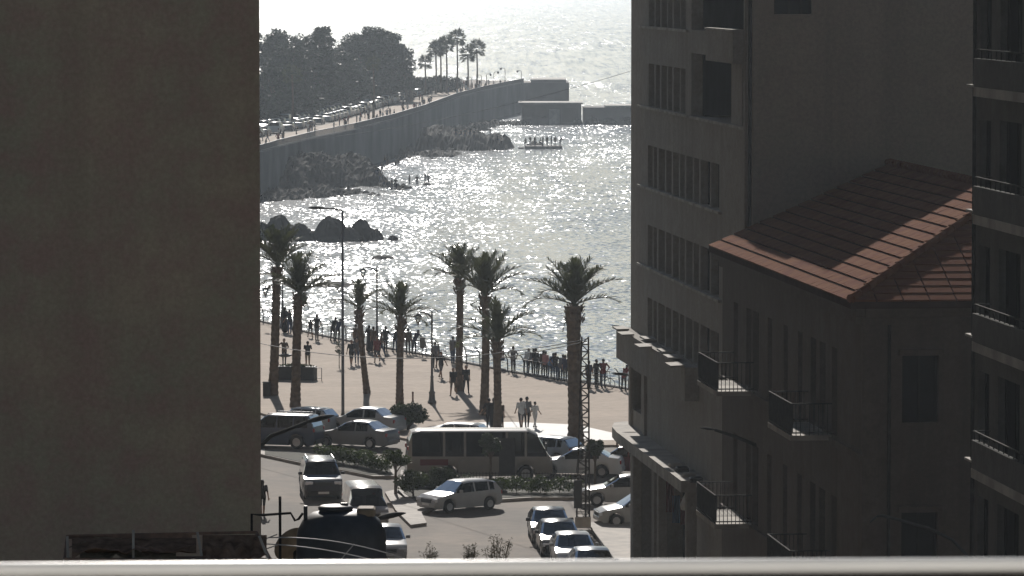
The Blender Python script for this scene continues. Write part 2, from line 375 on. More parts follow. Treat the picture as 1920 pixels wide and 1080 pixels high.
# left block: one blank wall
lb = thing('apartment_block', 'huge blank brown wall of the block filling the left quarter', 'building', (A(488,540,106).x,106,0), ROT)
mb = MB(); mb.box(-60,0,0,92,0,62); mb.build('wall', M['wall_left'], lb)
mb = MB(); mb.box(-60.2,.2,-.2,92.2,62,62.5); mb.build('roof', M['concrete'], lb)
# tower right of the gap
KT = 1189*201.0; TY0 = 171.0
tw = thing('tower_block', 'grey office tower with ribbon windows rising right of the sea gap', 'building', (8.58,TY0,0), ROT)
ty = lambda x: (KT/(x-14) - TY0)/math.cos(ROT)
LEN, TOP, TWD = 33.6, 25.75, 22.0
sills = [10.35, 13.3, 16.6, 19.93, 23.25]; heads = [12.0, 15.02, 18.32, 21.7, 25.2]
bay_x = [1215, 1235, 1262, 1287, 1314, 1352]
wins, ops = [], []
for i, (a, b_) in enumerate(zip(sills, heads)):
    cols = bay_x if i < 3 else [1216, 1240, 1263, 1288]
    for x0, x1 in zip(cols, cols[1:]):
        u1, u0 = ty(x0), ty(x1) + .42; wins.append((u0, u1, a, b_, i)); ops.append((u0, u1, a, b_))
log3, log4 = (ty(1397), ty(1296), 19.93, 22.35), (ty(1397), ty(1296), 23.25, 25.3)
ops += [(ty(1398), ty(1391), 19.93, 22.35), (ty(1371), ty(1296), 19.93, 22.35), log4]
ops += [(ty(1203), ty(1187), 6.9, 8.6)]                                   # opening below the ledge
ops += [(ty(1300), ty(1228), .0, 5.4), (ty(1223), ty(1186), 0, 5.4)]       # arcade of shops
mb = MB(); facade(mb, PX, .455, LEN, 0, TOP, 0, .45, ops); mb.build('side_wall', M['tower'], tw)
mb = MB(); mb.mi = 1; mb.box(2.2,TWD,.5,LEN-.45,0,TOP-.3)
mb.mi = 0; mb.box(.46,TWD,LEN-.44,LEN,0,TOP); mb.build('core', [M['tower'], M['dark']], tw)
fw_ops = [(ty(1352)*0+.75, 2.12, 24.0, 25.5)]
mb = MB(); facade(mb, PY, 0, TWD, 0, TOP, 0, .45, fw_ops); mb.build('front_wall', M['tower_front'], tw)
mb = MB()                                                                  # floor slabs seen through the windows
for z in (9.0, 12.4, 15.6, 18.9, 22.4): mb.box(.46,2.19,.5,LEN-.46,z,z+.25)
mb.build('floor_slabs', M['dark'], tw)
mb = MB(); mb.box(-.12,TWD,-.12,LEN+.1,TOP,TOP+.22); rf = mb.build('roof', M['concrete'], tw)
mb = MB(); mb.box(3.1,5.6,.6,5,TOP+.22,TOP+.95); mb.build('stair_head', M['tower'], rf)
mb = MB(); mb.box(7.4,9.4,.5,4,TOP+.22,TOP+.8); mb.build('stair_head', M['tower'], rf)
for (u0, u1, a, b_, i) in wins:
    w_ = MB(); w_.box(.34,.37,u0,u1,a,b_); wo = w_.build('window', M['glass_bld'], tw)
    f = MB(); um = (u0+u1)/2
    for u in (u0+.06, u1-.06): f.box(.28,.34,u-.05,u+.05,a,b_)
    f.build('frame', M['bronze'], wo)
    f = MB(); f.box(.03,.30,um-.17,um+.17,a+.001,b_-.001); f.build('mullion', M['tower'], wo)
    if (i*7+int(u0*3)) % 7 == 0:
        c = MB(); q = u0 + (u1-u0)*.55
        for k in range(6): c.box(.30,.32+.01*(k%2),q+k*.12,q+k*.12+.11,a+.15,b_-.05)
        c.build('curtain', CLOTH['white'], wo)
for i, z in enumerate(sills[1:]):                                          # projecting sills
    mb = MB(); mb.box(-.14,0,ty(1354) if i < 2 else ty(1292),ty(1200),z-.1,z-.005); mb.build('window_sill', M['concrete'], tw)
mb = MB(); mb.box(-.14,0,ty(1400),ty(1294),19.83,19.925); mb.build('window_sill', M['concrete'], tw)
# recessed balconies on the two top floors
mb = MB(); u0, u1 = log3[0], log3[1]; mb.box(.46,2.15,u0-.2,u1+.2,19.6,19.9); mb.box(.5,1.7,ty(1376),ty(1371),19.9,22.3); mb.build('balcony_recess', M['tower'], tw)
mb = MB(); mb.box(-.45,-.005,log4[0],ty(1345),22.2,23.35); mb.build('balcony_parapet', M['tower'], tw)
mb = MB(); mb.box(-.5,.0,log4[0],ty(1345),23.36,23.43); mb.build('parapet_coping', M['concrete'], tw)
# the wide ledge with loose slabs on it
lg0, lg1 = ty(1312), LEN+.55
mb = MB(); mb.box(-.55,-.005,lg0,lg1,9.0,10.3); mb.box(0,3,LEN+.005,lg1,9.0,10.3); mb.build('ledge', M['tower'], tw)
for k in range(7):
    u = lg1 - 1.2 - k*3.1
    mb = MB(); mb.box(-.62,-.1,u-1.1,u+.5,10.34+.02*(k%3),10.41+.02*(k%3)); o = mb.build('ledge_slab', M['concrete'], tw); o.rotation_euler = (0, R(random.uniform(-3,3)), 0)
# canopy over the shops
mb = MB(); c0 = ty(1330)
prof = [(-1.05,c0),(-1.05,LEN-3.5),(-.95,LEN-1.2),(-.62,LEN+.7),(-.1,LEN+1.1),(1.5,LEN+1.1),(1.5,LEN+.01),(-.005,LEN+.01),(-.005,c0)]
mb.prism(prof, 5.75, 6.2); mb.build('canopy', M['concrete'], tw)
for k in range(5):
    mb = MB(); u = 8 + k*1.9; mb.bbox(-.8,-.3,u,u+.45,6.2,6.36+.05*(k%2),.06); mb.build('canopy_clutter', M['trim'] if k % 2 else M['concrete'], tw)
for x in (1185, 1211, 1400):
    mb = MB(); u = ty(x); mb.box(-.12,-.004,u-.5,u+.1,6.21,8.99) if x < 1300 else mb.box(-.1,-.004,u-.2,u+.1,6.3,TOP); mb.build('pilaster', M['tower'], tw)
mb = MB(); mb.tube([(-.12,-.08,5.8),(-.12,-.08,TOP)], .07, 8); mb.build('drain_pipe', M['iron'], tw)
for u in (27.3, 19.5, 11.5):
    mb = MB(); mb.bbox(-.75,-.35,u-.2,u+.2,0,5.75,.03); mb.build('column', M['tower'], tw)
g_ = MB(); g_.box(.2,.23,.76,2.11,24.0,25.49); wo = None
g_ = MB(); g_.box(.76,2.11,.2,.23,24.01,25.49); wo = g_.build('window', M['glass_bld'], tw)
f = MB()
for x in (.8, 1.3, 1.75, 2.07): f.box(x-.04,x+.04,.13,.2,24.01,25.49)
f.build('frame', M['bronze'], wo)
mb = MB(); mb.box(.74,2.14,-.06,0,23.9,24.0); mb.build('window_sill', M['tower_front'], tw)

# old house with red hipped roof, backed onto the tower
HO = Vector((10.485,142.45))
hs = thing('old_house', 'dark old house with red tiled hip roof in front of the tower', 'building', (HO.x,HO.y,0), ROT)
KH = 1347*170.0
hy = lambda x: (KH/(x-14) - HO.y)/math.cos(ROT)
HL, HW, EV = 28.5, 11.9, 15.62
fl = [11.2, 6.6, 2.0]
hw_px = [(1376,1384),(1400,1409),(1412,1423),(1440,1448),(1470,1478),(1497,1505),(1521,1531),(1538,1549),(1561,1571)]
hops, hwin = [], []
for i, z in enumerate(fl):
    for a, b_ in hw_px:
        o = (hy(b_), hy(a), z+.05, z+2.75); hops.append(o); hwin.append(o)
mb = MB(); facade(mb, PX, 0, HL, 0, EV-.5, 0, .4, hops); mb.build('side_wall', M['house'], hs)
fo = [(1.15,2.25,12.1,14.1),(1.15,2.25,7.0,9.4),(5.0,6.1,12.1,14.1),(5.0,6.1,7.0,9.4)]
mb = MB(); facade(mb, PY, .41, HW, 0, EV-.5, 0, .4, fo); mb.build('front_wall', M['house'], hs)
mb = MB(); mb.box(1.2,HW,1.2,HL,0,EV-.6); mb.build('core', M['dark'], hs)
for o in hwin:
    w_ = MB(); w_.box(.24,.29,o[0],o[1],o[2],o[3]); wo = w_.build('window', M['bronze'], hs)
    f = MB(); um = (o[0]+o[1])/2
    for u in (o[0]+.04, um, o[1]-.04): f.box(.19,.24,u-.035,u+.035,o[2],o[3])
    f.build('shutter_frame', M['dark'], wo)
for o in fo:
    w_ = MB(); w_.box(o[0],o[1],.26,.31,o[2],o[3]); wo = w_.build('window', M['dark'], hs)
    f = MB()
    for x in (o[0]+.04, (o[0]+o[1])/2, o[1]-.04): f.box(x-.035,x+.035,.21,.26,o[2],o[3])
    f.build('shutter_frame', M['bronze'], wo)
    h_ = MB(); h_.bbox(o[0]-.14,o[1]+.14,-.16,0,o[3]+.02,o[3]+.22,.04); h_.build('window_hood', M['house'], hs)
mb = MB(); mb.box(-.06,.5,-.06,-.003,0,EV-.55); mb.build('corner_pilaster', M['house'], hs)
mb = MB(); mb.tube([(.75,-.06,0),(.75,-.06,EV-.5)], .05, 8); mb.build('drain_pipe', M['iron'], hs)
for z in (10.95, 6.35):
    mb = MB(); mb.box(-.1,-.003,-.1,HL,z,z+.2); mb.build('string_course', M['house'], hs)
# roof: solid base, courses of tile on the street slope, single tiles on the hip
ex0, ex1, rx, rz_, ry = -.5, HW+.5, 5.96, 18.62, 7.6
y0_, y1_ = -.5, HL
mb = MB()
v = [(ex0,y0_,15.75),(ex1,y0_,15.75),(ex1,y1_,15.75),(ex0,y1_,15.75),(rx,ry,rz_),(rx,y1_,rz_),(ex0,y0_,15.55),(ex1,y0_,15.55),(ex1,y1_,15.55),(ex0,y1_,15.55)]
mb.add(v, [(0,1,4),(1,2,5,4),(2,3,5),(3,0,4,5),(6,9,8,7),(0,6,7,1),(3,9,6,0),(1,7,8,2),(2,8,9,3)])
roof = mb.build('roof', M['tile_under'], hs)
mb = MB()
for z, k in ((15.42, .30), (15.14, .14)): mb.box(-k,0,-.2,HL,z-.14 if z>15.3 else z-.1,z+.12); mb.box(.001,HW,-k,0,z-.14 if z>15.3 else z-.1,z+.12)
mb.build('eave_moulding', M['house'], hs)
nA = Vector((-(rz_-15.75), 0, rx-ex0)).normalized()
NR = 14
for i in range(NR):
    a, b_ = i/NR, (i+1)/NR - .011
    pa = Vector((ex0+(rx-ex0)*a, 0, 15.75+(rz_-15.75)*a)); pb = Vector((ex0+(rx-ex0)*b_, 0, 15.75+(rz_-15.75)*b_))
    ys = y0_ + (ry-y0_)*a; n = int((y1_-ys)/.45); mb = MB()
    for k in range(n):
        q0, q1 = ys + (y1_-ys)*k/n, ys + (y1_-ys)*(k+.96)/n
        if k == 0: q0b = y0_ + (ry-y0_)*b_
        else: q0b = q0
        if q0b >= q1: continue
        h0, h1 = .055+random.uniform(-.006,.008), .035
        P = [Vector((0,q0,0))+pa+nA*.01, Vector((0,q1,0))+pa+nA*.01, Vector((0,q1,0))+pb+nA*.01, Vector((0,q0b,0))+pb+nA*.01,
             Vector((0,q0,0))+pa+nA*h0, Vector((0,q1,0))+pa+nA*h0, Vector((0,q1,0))+pb+nA*h1, Vector((0,q0b,0))+pb+nA*h1]
        mb.add(P, [(0,1,2,3),(7,6,5,4),(4,5,1,0),(5,6,2,1),(6,7,3,2),(7,4,0,3)])
    mb.build('tile_course', M['tile'], roof)
nB = Vector((0, -(rz_-15.75), ry-y0_)).normalized(); NB = 16
sb = (Vector((0,ry,rz_)) - Vector((0,y0_,15.75))) / NB
tm = MB(); L_ = sb.length; tm.add([(0,0,.01),(.76,0,.01),(.76,L_*.97,.01),(0,L_*.97,.01),(0,0,.065),(.76,0,.065),(.76,L_*.97,.04),(0,L_*.97,.04)],
       [(3,2,1,0),(4,5,6,7),(0,1,5,4),(1,2,6,5),(2,3,7,6),(3,0,4,7)]); tm = tm.mesh('roof_tile', M['tile'])
ang = math.atan2(sb.z, sb.y)
for i in range(NB):
    t_ = i/NB; xa, xb = ex0+(rx-ex0)*t_, ex1-(ex1-rx)*t_; x = xa; wd = .40 if i % 2 else .8
    while x < xb - .1:
        wd = min(wd, xb-x); o = link('roof_tile', tm, roof); o.location = (x, y0_+sb.y*i, 15.75+sb.z*i); o.rotation_euler = (ang+random.uniform(-.008,.008), 0, 0); o.scale = (wd/.8, 1, 1); x += wd; wd = .8
mb = MB()
for a, b_ in (((ex0,y0_,15.85),(rx,ry,rz_+.1)), ((rx,ry,rz_+.1),(rx,y1_,rz_+.1)), ((ex1,y0_,15.85),(rx,ry,rz_+.1))):
    a, b_ = Vector(a), Vector(b_); n = int((b_-a).length/.5)
    for k in range(n): mb.tube([a.lerp(b_,k/n), a.lerp(b_,(k+1.04)/n)], [.15,.12], 8)
mb.build('ridge_tiles', M['tile'], roof)
# balconies on the street side
def balcony(parent, u0, u1, z, dep, m_slab, d0=0.0, bars=.14, panel=None):
    b = link('balcony', None, parent)
    mb = MB(); mb.box(-dep,d0-.005,u0,u1,z-.16,z); mb.build('slab', m_slab, b)
    r = MB()
    for zz in (z+.08, z+.98): r.bar((-dep+.04,u0,zz),(-dep+.04,u1,zz),.05,.04); r.bar((-dep+.04,u0+.03,zz),(d0,u0+.03,zz),.05,.04); r.bar((-dep+.04,u1-.03,zz),(d0,u1-.03,zz),.05,.04)
    n = int((u1-u0)/bars)
    for k in range(n+1): u = u0+.03+(u1-u0-.06)*k/n; r.bar((-dep+.04,u,z),(-dep+.04,u,z+.98),.022,.022)
    for k in range(1,int(dep/bars)):
        for u in (u0+.03, u1-.03): r.bar((-dep+.04+k*bars,u,z),(-dep+.04+k*bars,u,z+.98),.022,.022)
    r.build('railing', M['iron'], b)
    if panel: p = MB(); p.box(-dep+.07,-dep+.09,u0+.06,u1-.06,z+.1,z+.96); p.build('panel', panel, b)
    return b
KB = 1283*170.0
by = lambda x: (KB/(x-14) - HO.y)/math.cos(ROT)
for x0, x1, z in ((1312,1348,11.2),(1445,1488,11.2),(1310,1345,6.6),(1443,1486,6.6),(1440,1484,2.0)):
    balcony(hs, by(x1), by(x0), z, 1.3, M['concrete'], 0, .14, M['iron'])

# right-hand block at the frame's edge
RY0 = 124.0
rb = thing('balcony_block', 'dark apartment block with solid stacked balconies at the right edge', 'building', (A(1822,540,RY0).x,RY0,0), ROT)
RL = 30
zf = [ZY(y, RY0) for y in (158, 392, 627, 862)]
pitch = zf[0]-zf[1]
rops = []
for i in range(-1, 5):
    z = zf[0] - i*pitch
    rops.append((-2.3,-.9,z+.55,z+2.35))
    for k in range(6): rops.append((-3.4-k*4.4-2.6, -3.4-k*4.4, z+.05, z+2.4))
rops = [o for o in rops if o[2] > .2 and o[3] < 31]
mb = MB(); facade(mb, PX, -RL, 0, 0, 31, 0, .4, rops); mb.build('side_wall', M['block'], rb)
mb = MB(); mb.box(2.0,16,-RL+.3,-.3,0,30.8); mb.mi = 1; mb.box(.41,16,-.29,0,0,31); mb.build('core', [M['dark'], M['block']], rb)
mb = MB(); mb.box(-.2,16.2,-RL,.2,31.001,31.4); mb.build('roof', M['concrete'], rb)
for o in rops:
    w_ = MB(); w_.box(.24,.28,o[0],o[1],o[2],o[3]); wo = w_.build('window', M['glass_bld'], rb)
    f = MB()
    for u in (o[0]+.05,(o[0]+o[1])/2,o[1]-.05): f.box(.18,.24,u-.045,u+.045,o[2],o[3])
    f.build('frame', M['bronze'], wo)
rq = random.Random(12)
for i in range(-1, 5):
    z = zf[0] - i*pitch
    if z < 1: continue
    b = link('balcony', None, rb)
    mb = MB(); mb.box(-.52,-.005,-10,-2.6,z-.24,z); mb.build('slab', M['concrete'], b)
    mb = MB(); mb.box(-.51,-.38,-10,-2.6,z+.001,z+.72); mb.build('parapet', M['block'], b)
    mb = MB(); mb.bar((-.445,-10,z+.94),(-.445,-2.6,z+.94),.05,.035); mb.bar((-.445,-2.62,z+.94),(-.02,-2.62,z+.94),.05,.035)
    for k in range(13): mb.bar((-.445,-2.65-k*.6,z+.72),(-.445,-2.65-k*.6,z+.94),.03,.03)
    mb.build('railing', M['iron'], b)
    mb = MB(); mb.box(-.14,-.005,-2.55,.15,z-.06,z); mb.build('ledge', M['concrete'], rb)
    mb = MB(); mb.box(-.12,-.005,-2.35,-.85,z+.46,z+.54); mb.build('window_sill', M['concrete'], rb)
mb = MB(); mb.tube([(-.06,-.5,0),(-.06,-.5,30.9)], .05, 8); mb.build('drain_pipe', M['iron'], rb)

# the terrace the picture was taken from
tr = thing('terrace', 'own roof terrace with dark parapet along the bottom edge of the view', 'terrace', (0,0,0))
RY = 9.0; za, zb_ = ZY(1070, RY), ZY(1060, RY); hx = 960/F*RY; rzz = lambda x: (za+zb_)/2 + (zb_-za)*x/(2*hx)
mb = MB(); mb.box(-14,14,-2,RY+.1,22.9,23.3); mb.build('floor', M['pale'], tr)
mb = MB(); q = [(x, y, z) for y in (RY-.03, RY+.09) for x, z in ((-14,23.301),(14,23.301),(14,rzz(14)-.0155),(-14,rzz(-14)-.0155))]
mb.add(q, [(0,1,2,3),(7,6,5,4),(1,0,4,5),(2,1,5,6),(3,2,6,7),(0,3,7,4)]); mb.build('parapet', M['black_panel'], tr)
mb = MB(); mb.box(-14,14,-2.4,-2.001,18,38); mb.build('rear_wall', M['pale'], tr)  # unseen wall, made wide, tall and white to bounce sun onto the handrail
mb = MB(); mb.box(-14,14,-2.4,RY,0,22.899); mb.build('storeys_below', M['wall_left'], tr)
rl = thing('handrail', 'white painted handrail, out of focus, across the bottom of the view', 'handrail', (0,RY,rzz(0)))
mb = MB(); mb.tube([(-14,0,rzz(-14)-rzz(0)),(14,0,rzz(14)-rzz(0))], .0152, 20); mb.build('rail', M['white_paint'], rl, True)

# ------------------------------------------------------------------ rocks
def boulder_mesh(seed, n=14):
    mb = MB(); vs, fs = [], []
    for i in range(n+1):
        th = math.pi*i/n
        for k in range(2*n):
            ph = math.pi*k/n; p = Vector((math.sin(th)*math.cos(ph), math.sin(th)*math.sin(ph), math.cos(th)))
            q = p + Vector((seed*3.1, seed*1.7, 0)); r = 1 + .22*noise.noise(q*1.1) + .20*abs(noise.noise(q*2.3)) + .09*noise.noise(q*5)
            vs.append((p.x*r, p.y*r, max(-.5, p.z*r)))
    for i in range(n):
        for k in range(2*n):
            a, b_ = i*2*n+k, i*2*n+(k+1) % (2*n); fs.append((a, a+2*n, b_+2*n, b_))
    mb.add(vs, fs); return mb.mesh('boulder', M['rock'])
BM = [boulder_mesh(k) for k in range(4)]
bl = [(496,448,30,38,'rounded boulder at the left end of the rock pile, half behind palm'),
      (520,447,34,50,'tall blunt boulder in the rock pile beside the palm crown'),
      (556,449,40,34,'broad boulder in the middle left of the rock pile'),
      (588,449,34,22,'low dark boulder under the street lamp head in the rock pile'),
      (622,450,38,52,'tallest boulder of the rock pile, right behind the tall lamp post'),
      (652,450,34,28,'flat sloping boulder right of the tall lamp post'),
      (678,449,26,42,'knobbly boulder standing near the right end of the rock pile'),
      (700,449,22,26,'small boulder at the right end of the rock pile'),
      (736,450,12,12,'single small round rock in the water right of the pile')]
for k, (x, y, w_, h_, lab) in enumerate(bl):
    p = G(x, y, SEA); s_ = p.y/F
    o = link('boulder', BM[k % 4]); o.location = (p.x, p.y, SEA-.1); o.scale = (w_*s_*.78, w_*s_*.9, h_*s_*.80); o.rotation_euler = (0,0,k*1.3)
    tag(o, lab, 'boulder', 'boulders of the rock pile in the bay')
for x, y, w_, lab in ((716,484,22,'flat dark reef breaking the surface above the round lamp'),(622,535,38,'long low reef in the water between two palms'),(800,347,8,'small wet reef far out by the bathers')):
    p = G(x, y, SEA); s_ = p.y/F; o = link('reef', BM[1]); o.location = (p.x, p.y, SEA-.05); o.scale = (w_*s_*.9, w_*s_*1.5, .35); tag(o, lab, 'reef')
def outcrop(name, pts, label, hmax, sd):
    """rocky shelf: (px,py,height) crest samples, noise-broken"""
    g = [(G(x, y, SEA), h, r) for x, y, h, r in pts]
    x0 = min(p.x-r for p,h,r in g)-2; x1 = max(p.x+r for p,h,r in g)+2; y0 = min(p.y-r*2.2 for p,h,r in g)-2; y1 = max(p.y+r*2.2 for p,h,r in g)+2
    nx, ny = 150, 120; mb = MB(); vs = []
    for j in range(ny+1):
        for i in range(nx+1):
            x, y = x0+(x1-x0)*i/nx, y0+(y1-y0)*j/ny; z = -1.5
            for p, h, r in g:
                d = math.hypot(x-p.x, (y-p.y)/2.2)/r
                if d < 1: z = max(z, -.8 + (h+.8)*(1-d**2.2))
            if z > -1.5:
                q = Vector((x*.35, y*.22, sd)); z += .9*noise.noise(q) + .8*abs(noise.noise(q*2.6)) + .55*abs(noise.noise(q*6)) + .3*noise.noise(q*13) - .3
            vs.append((x, y, SEA+z))
    fs = [(j*(nx+1)+i, j*(nx+1)+i+1, (j+1)*(nx+1)+i+1, (j+1)*(nx+1)+i) for j in range(ny) for i in range(nx)]
    mb.add(vs, fs); return struct(mb.build(name, M['rock']))
outcrop('rocky_shore', [(500,345,5.2,9),(530,350,4.8,8),(560,348,4.6,8),(590,346,4.4,8),(620,344,3.6,6.5),(650,340,3.8,6),(672,342,2.8,5),(694,346,1.5,3),(716,350,.5,2.4),(640,362,.5,5),(600,364,.4,6),(520,368,.6,8),(560,366,.6,7),(745,353,.1,2.8),(680,364,.1,4)], '', 3, 1.0)
outcrop('rocky_shore', [(745,272,3.4,7),(780,274,3.6,7),(815,276,3.6,7),(850,277,3.2,7),(885,278,3.0,6),(915,278,2.6,4.5),(940,277,2.0,2.6),(700,290,2.0,7),(720,284,2.6,7),(800,290,.4,8),(760,292,.2,8),(875,240,.3,3.5),(1000,272,.0,3)], '', 3, 5.0)

outcrop('rocky_shore', [(560,330,2.6,5),(610,318,2.4,5),(650,308,2.2,5),(690,300,2.0,4.5),(640,330,1.6,5),(600,338,2.0,6),(525,342,2.6,6)], '', 3, 9.0)
outcrop('rocky_shore', [(860,252,1.6,4),(890,244,1.2,3.5),(910,238,1.0,3),(930,234,.8,3),(955,232,.7,3),(975,234,.6,3)], '', 3, 13.0)
# ------------------------------------------------------------------ people (one continuous body mesh per pose)
SKN, HAR, TOPC, BOT, SHO = range(5)
def body(pose, female=False, robe=False):
    hip, sh = .93, 1.42; lean = 0; head_f = .02
    J = {}
    def leg(s, fwd, knee=0.0):
        h = Vector((s*.095, 0, hip)); k = h + Vector((0, math.sin(fwd)*.43, -math.cos(fwd)*.43)); a = k + Vector((0, math.sin(fwd-knee)*.42, -math.cos(fwd-knee)*.42))
        return h, k, a, a + Vector((0,.15,-.045))
    def arm(s, out, fwd, elb, eout=0):
        p = Vector((s*.19, 0, sh)); e = p + Vector((s*math.sin(out)*math.cos(fwd), math.sin(fwd), -math.cos(out)*math.cos(fwd)))*.29
        f2 = fwd+elb; wv = Vector((s*math.sin(out+eout), math.sin(f2), -math.cos(f2))).normalized(); return p, e, e+wv*.25, wv
    L, Rr, la, ra = leg(-1,.02), leg(1,-.02), arm(-1,.12,.05,.15), arm(1,.12,.05,.15)
    if pose == 'walk': L, Rr, la, ra = leg(-1,.38,.10), leg(1,-.25,.35), arm(-1,.1,-.35,.25), arm(1,.1,.35,.4)
    if pose == 'stride': L, Rr, la, ra = leg(-1,-.32,.25), leg(1,.30,.05), arm(-1,.14,.3,.3), arm(1,.14,-.35,.2)
    if pose == 'head': ra = arm(1,.9,.35,2.1,-1.4); la = arm(-1,.35,-.1,1.2,-1.2)
    if pose == 'photo': la, ra = arm(-1,.2,.75,1.35,-.5), arm(1,.2,.75,1.35,-.5)
    if pose == 'lean': lean = .5; la, ra = arm(-1,.15,1.2,.55), arm(1,.15,1.2,.55); L, Rr = leg(-1,-.12,.05), leg(1,.06,.1)
    if pose == 'hold': la = arm(-1,.5,.1,.2); ra = arm(1,.35,.5,1.1,-.4)
    if pose == 'sit': L, Rr, la, ra = leg(-1,1.35,1.3), leg(1,1.2,1.15), arm(-1,.1,.7,.5), arm(1,.1,.7,.5); lean = .2
    if pose == 'hips': la, ra = arm(-1,.75,-.1,.3,-1.5), arm(1,.75,-.1,.3,-1.5)
    rot = Matrix.Rotation(-lean, 4, 'X'); piv = Vector((0,0,hip))
    T = lambda p: piv + rot @ (p-piv)
    pel, wst, chs, nk, hd = Vector((0,0,hip)), T(Vector((0,0,1.10))), T(Vector((0,.01,1.30))), T(Vector((0,0,1.47))), T(Vector((0,.025,1.585)))
    segs = []
    def seg(a, b_, ra_, rb_, mt): segs.append((Vector(a), Vector(b_), ra_, rb_, mt))
    for s in (-1, 1):
        seg(pel+Vector((s*.055,0,0)), wst+Vector((s*.05,0,0)), .125, .105, TOPC)
        seg(wst+Vector((s*.05,0,0)), chs+Vector((s*.075,0,0)), .105, .115, TOPC)
        seg(chs+Vector((s*.07,0,.03)), T(Vector((s*.165,0,sh-.01))), .10, .068, TOPC)
    seg(chs, nk, .10, .06, TOPC); seg(nk, hd-Vector((0,0,.05)), .055, .055, SKN)
    seg(hd-Vector((0,-.01,.045)), hd+Vector((0,-.005,.04)), .075, .088, SKN)
    seg(hd+Vector((0,-.025,.03)), hd+Vector((0,-.02,.055)), .088, .09, HAR)
    if female: seg(hd+Vector((0,-.05,.0)), nk+Vector((0,-.06,-.08)), .085, .06, HAR)
    for (h, k, a, to) in (L, Rr):
        seg(h, k, .092, .062, BOT); seg(k, a, .062, .042, BOT if not (pose in ('photo','stride') ) else SKN); seg(a-Vector((0,.03,.02)), to, .045, .036, SHO)
    if robe:
        z1 = .12; seg(pel+Vector((0,0,.02)), (0,.02,z1+.28), .15, .19, TOPC); seg((0,.0,z1+.3), (0,.0,z1+.06), .19, .21, TOPC)
    fing = []
    for (p, e, wr, wv) in (la, ra):
        p, e, wr = T(p), T(e), T(wr); wv = (rot.to_3x3() @ wv).normalized()
        seg(p, e, .058, .045, TOPC); seg(e, wr, .043, .030, SKN if not robe else TOPC); seg(wr, wr+wv*.07, .034, .036, SKN); fing.append((wr+wv*.085, wv))
    mb = MB()
    for a, b_, r0, r1, mt in segs: mb.capsule(a, b_, r0, r1, 10)
    tmp = bpy.data.objects.new('tmp', mb.mesh('tmp', M['skin'])); col.objects.link(tmp)
    rm = tmp.modifiers.new('r', 'REMESH'); rm.mode = 'VOXEL'; rm.voxel_size = .021
    sm = tmp.modifiers.new('s', 'SMOOTH'); sm.factor = .5; sm.iterations = 3
    me = bpy.data.meshes.new_from_object(tmp.evaluated_get(bpy.context.evaluated_depsgraph_get()))
    bpy.data.objects.remove(tmp)
    pts = [v.co.copy() for v in me.vertices]; fcs = [tuple(p.vertices) for p in me.polygons]; mts = []
    for p in me.polygons:
        c = p.center; best, bm = 9, SKN
        for a, b_, r0, r1, mt in segs:
            ab = b_-a; t_ = max(0, min(1, (c-a).dot(ab)/max(1e-6, ab.length_squared))); d = (c-(a+ab*t_)).length/(r0+(r1-r0)*t_)
            if d < best: best, bm = d, mt
        mts.append(bm)
    out = MB(); out.v = [tuple(p) for p in pts]; out.f = fcs; out.m = mts; out.mi = SKN
    bpy.data.meshes.remove(me)
    for c, wv in fing:                                   # four fingers and a thumb, rooted in the palm, slightly curled
        sx = wv.cross(Vector((0,1,0)));  sx = sx.normalized() if sx.length > .2 else Vector((1,0,0)); cu = sx.cross(wv)
        for k, ln in enumerate((.068,.078,.072,.056)):
            q = c + sx*(k-1.5)*.019; out.tube([q-wv*.02, q+wv*ln*.5, q+wv*ln*.85+cu*ln*.3], [.0095,.0088,.007], 5)
        q = c - wv*.055 + sx*.03; out.tube([q, q+sx*.03+wv*.025, q+sx*.035+wv*.055], [.011,.0105,.008], 5)
    nose = hd + (rot.to_3x3() @ Vector((0,.098,-.01))); out.tube([nose-Vector((0,.02,-.02)), nose+Vector((0,.012,-.012))], [.008,.014], 5)
    for s in (-1, 1): q = hd + Vector((s*.088,.0,-.01)); out.capsule(q, q+Vector((0,-.01,.03)), .014, .016, 6)
    out.mi = HAR
    for s in (-1, 1): q = hd + (rot.to_3x3() @ Vector((s*.033,.088,.015))); out.capsule(q, q+Vector((.004,0,0)), .009, .009, 6)
    q = hd + (rot.to_3x3() @ Vector((0,.09,-.055))); out.bar(q-Vector((.022,0,0)), q+Vector((.022,0,0)), .008, .006)
    zmin = min(p[2] for p in out.v); out.v = [(p[0],p[1],p[2]-zmin) for p in out.v]
    return out.mesh('person_' + pose, [M['skin'], M['hair'], CLOTH['grey'], CLOTH['denim'], M['shoe']], True)
BODY = {p: body(p) for p in ('stand','walk','stride','head','photo','lean','hold','hips','sit')}
BODY['woman'] = body('stride', True); BODY['robe'] = body('hold', True, True)
def person(p, pose, top, bot, face, h=1.72, label=None, group=None):
    o = link('person', BODY[pose]); o.location = p; o.rotation_euler = (0,0,face); s_ = h/1.70; o.scale = (s_,s_,s_)
    for i, mt in ((TOPC, CLOTH[top]), (BOT, CLOTH[bot])): o.material_slots[i].link = 'OBJECT'; o.material_slots[i].material = mt
    return tag(o, label, 'person', group)
AW, TO, LF, RT = 0, math.pi, math.pi/2, -math.pi/2        # facing away, towards, left, right
SEAF = R(-35)                                              # facing out over the railing
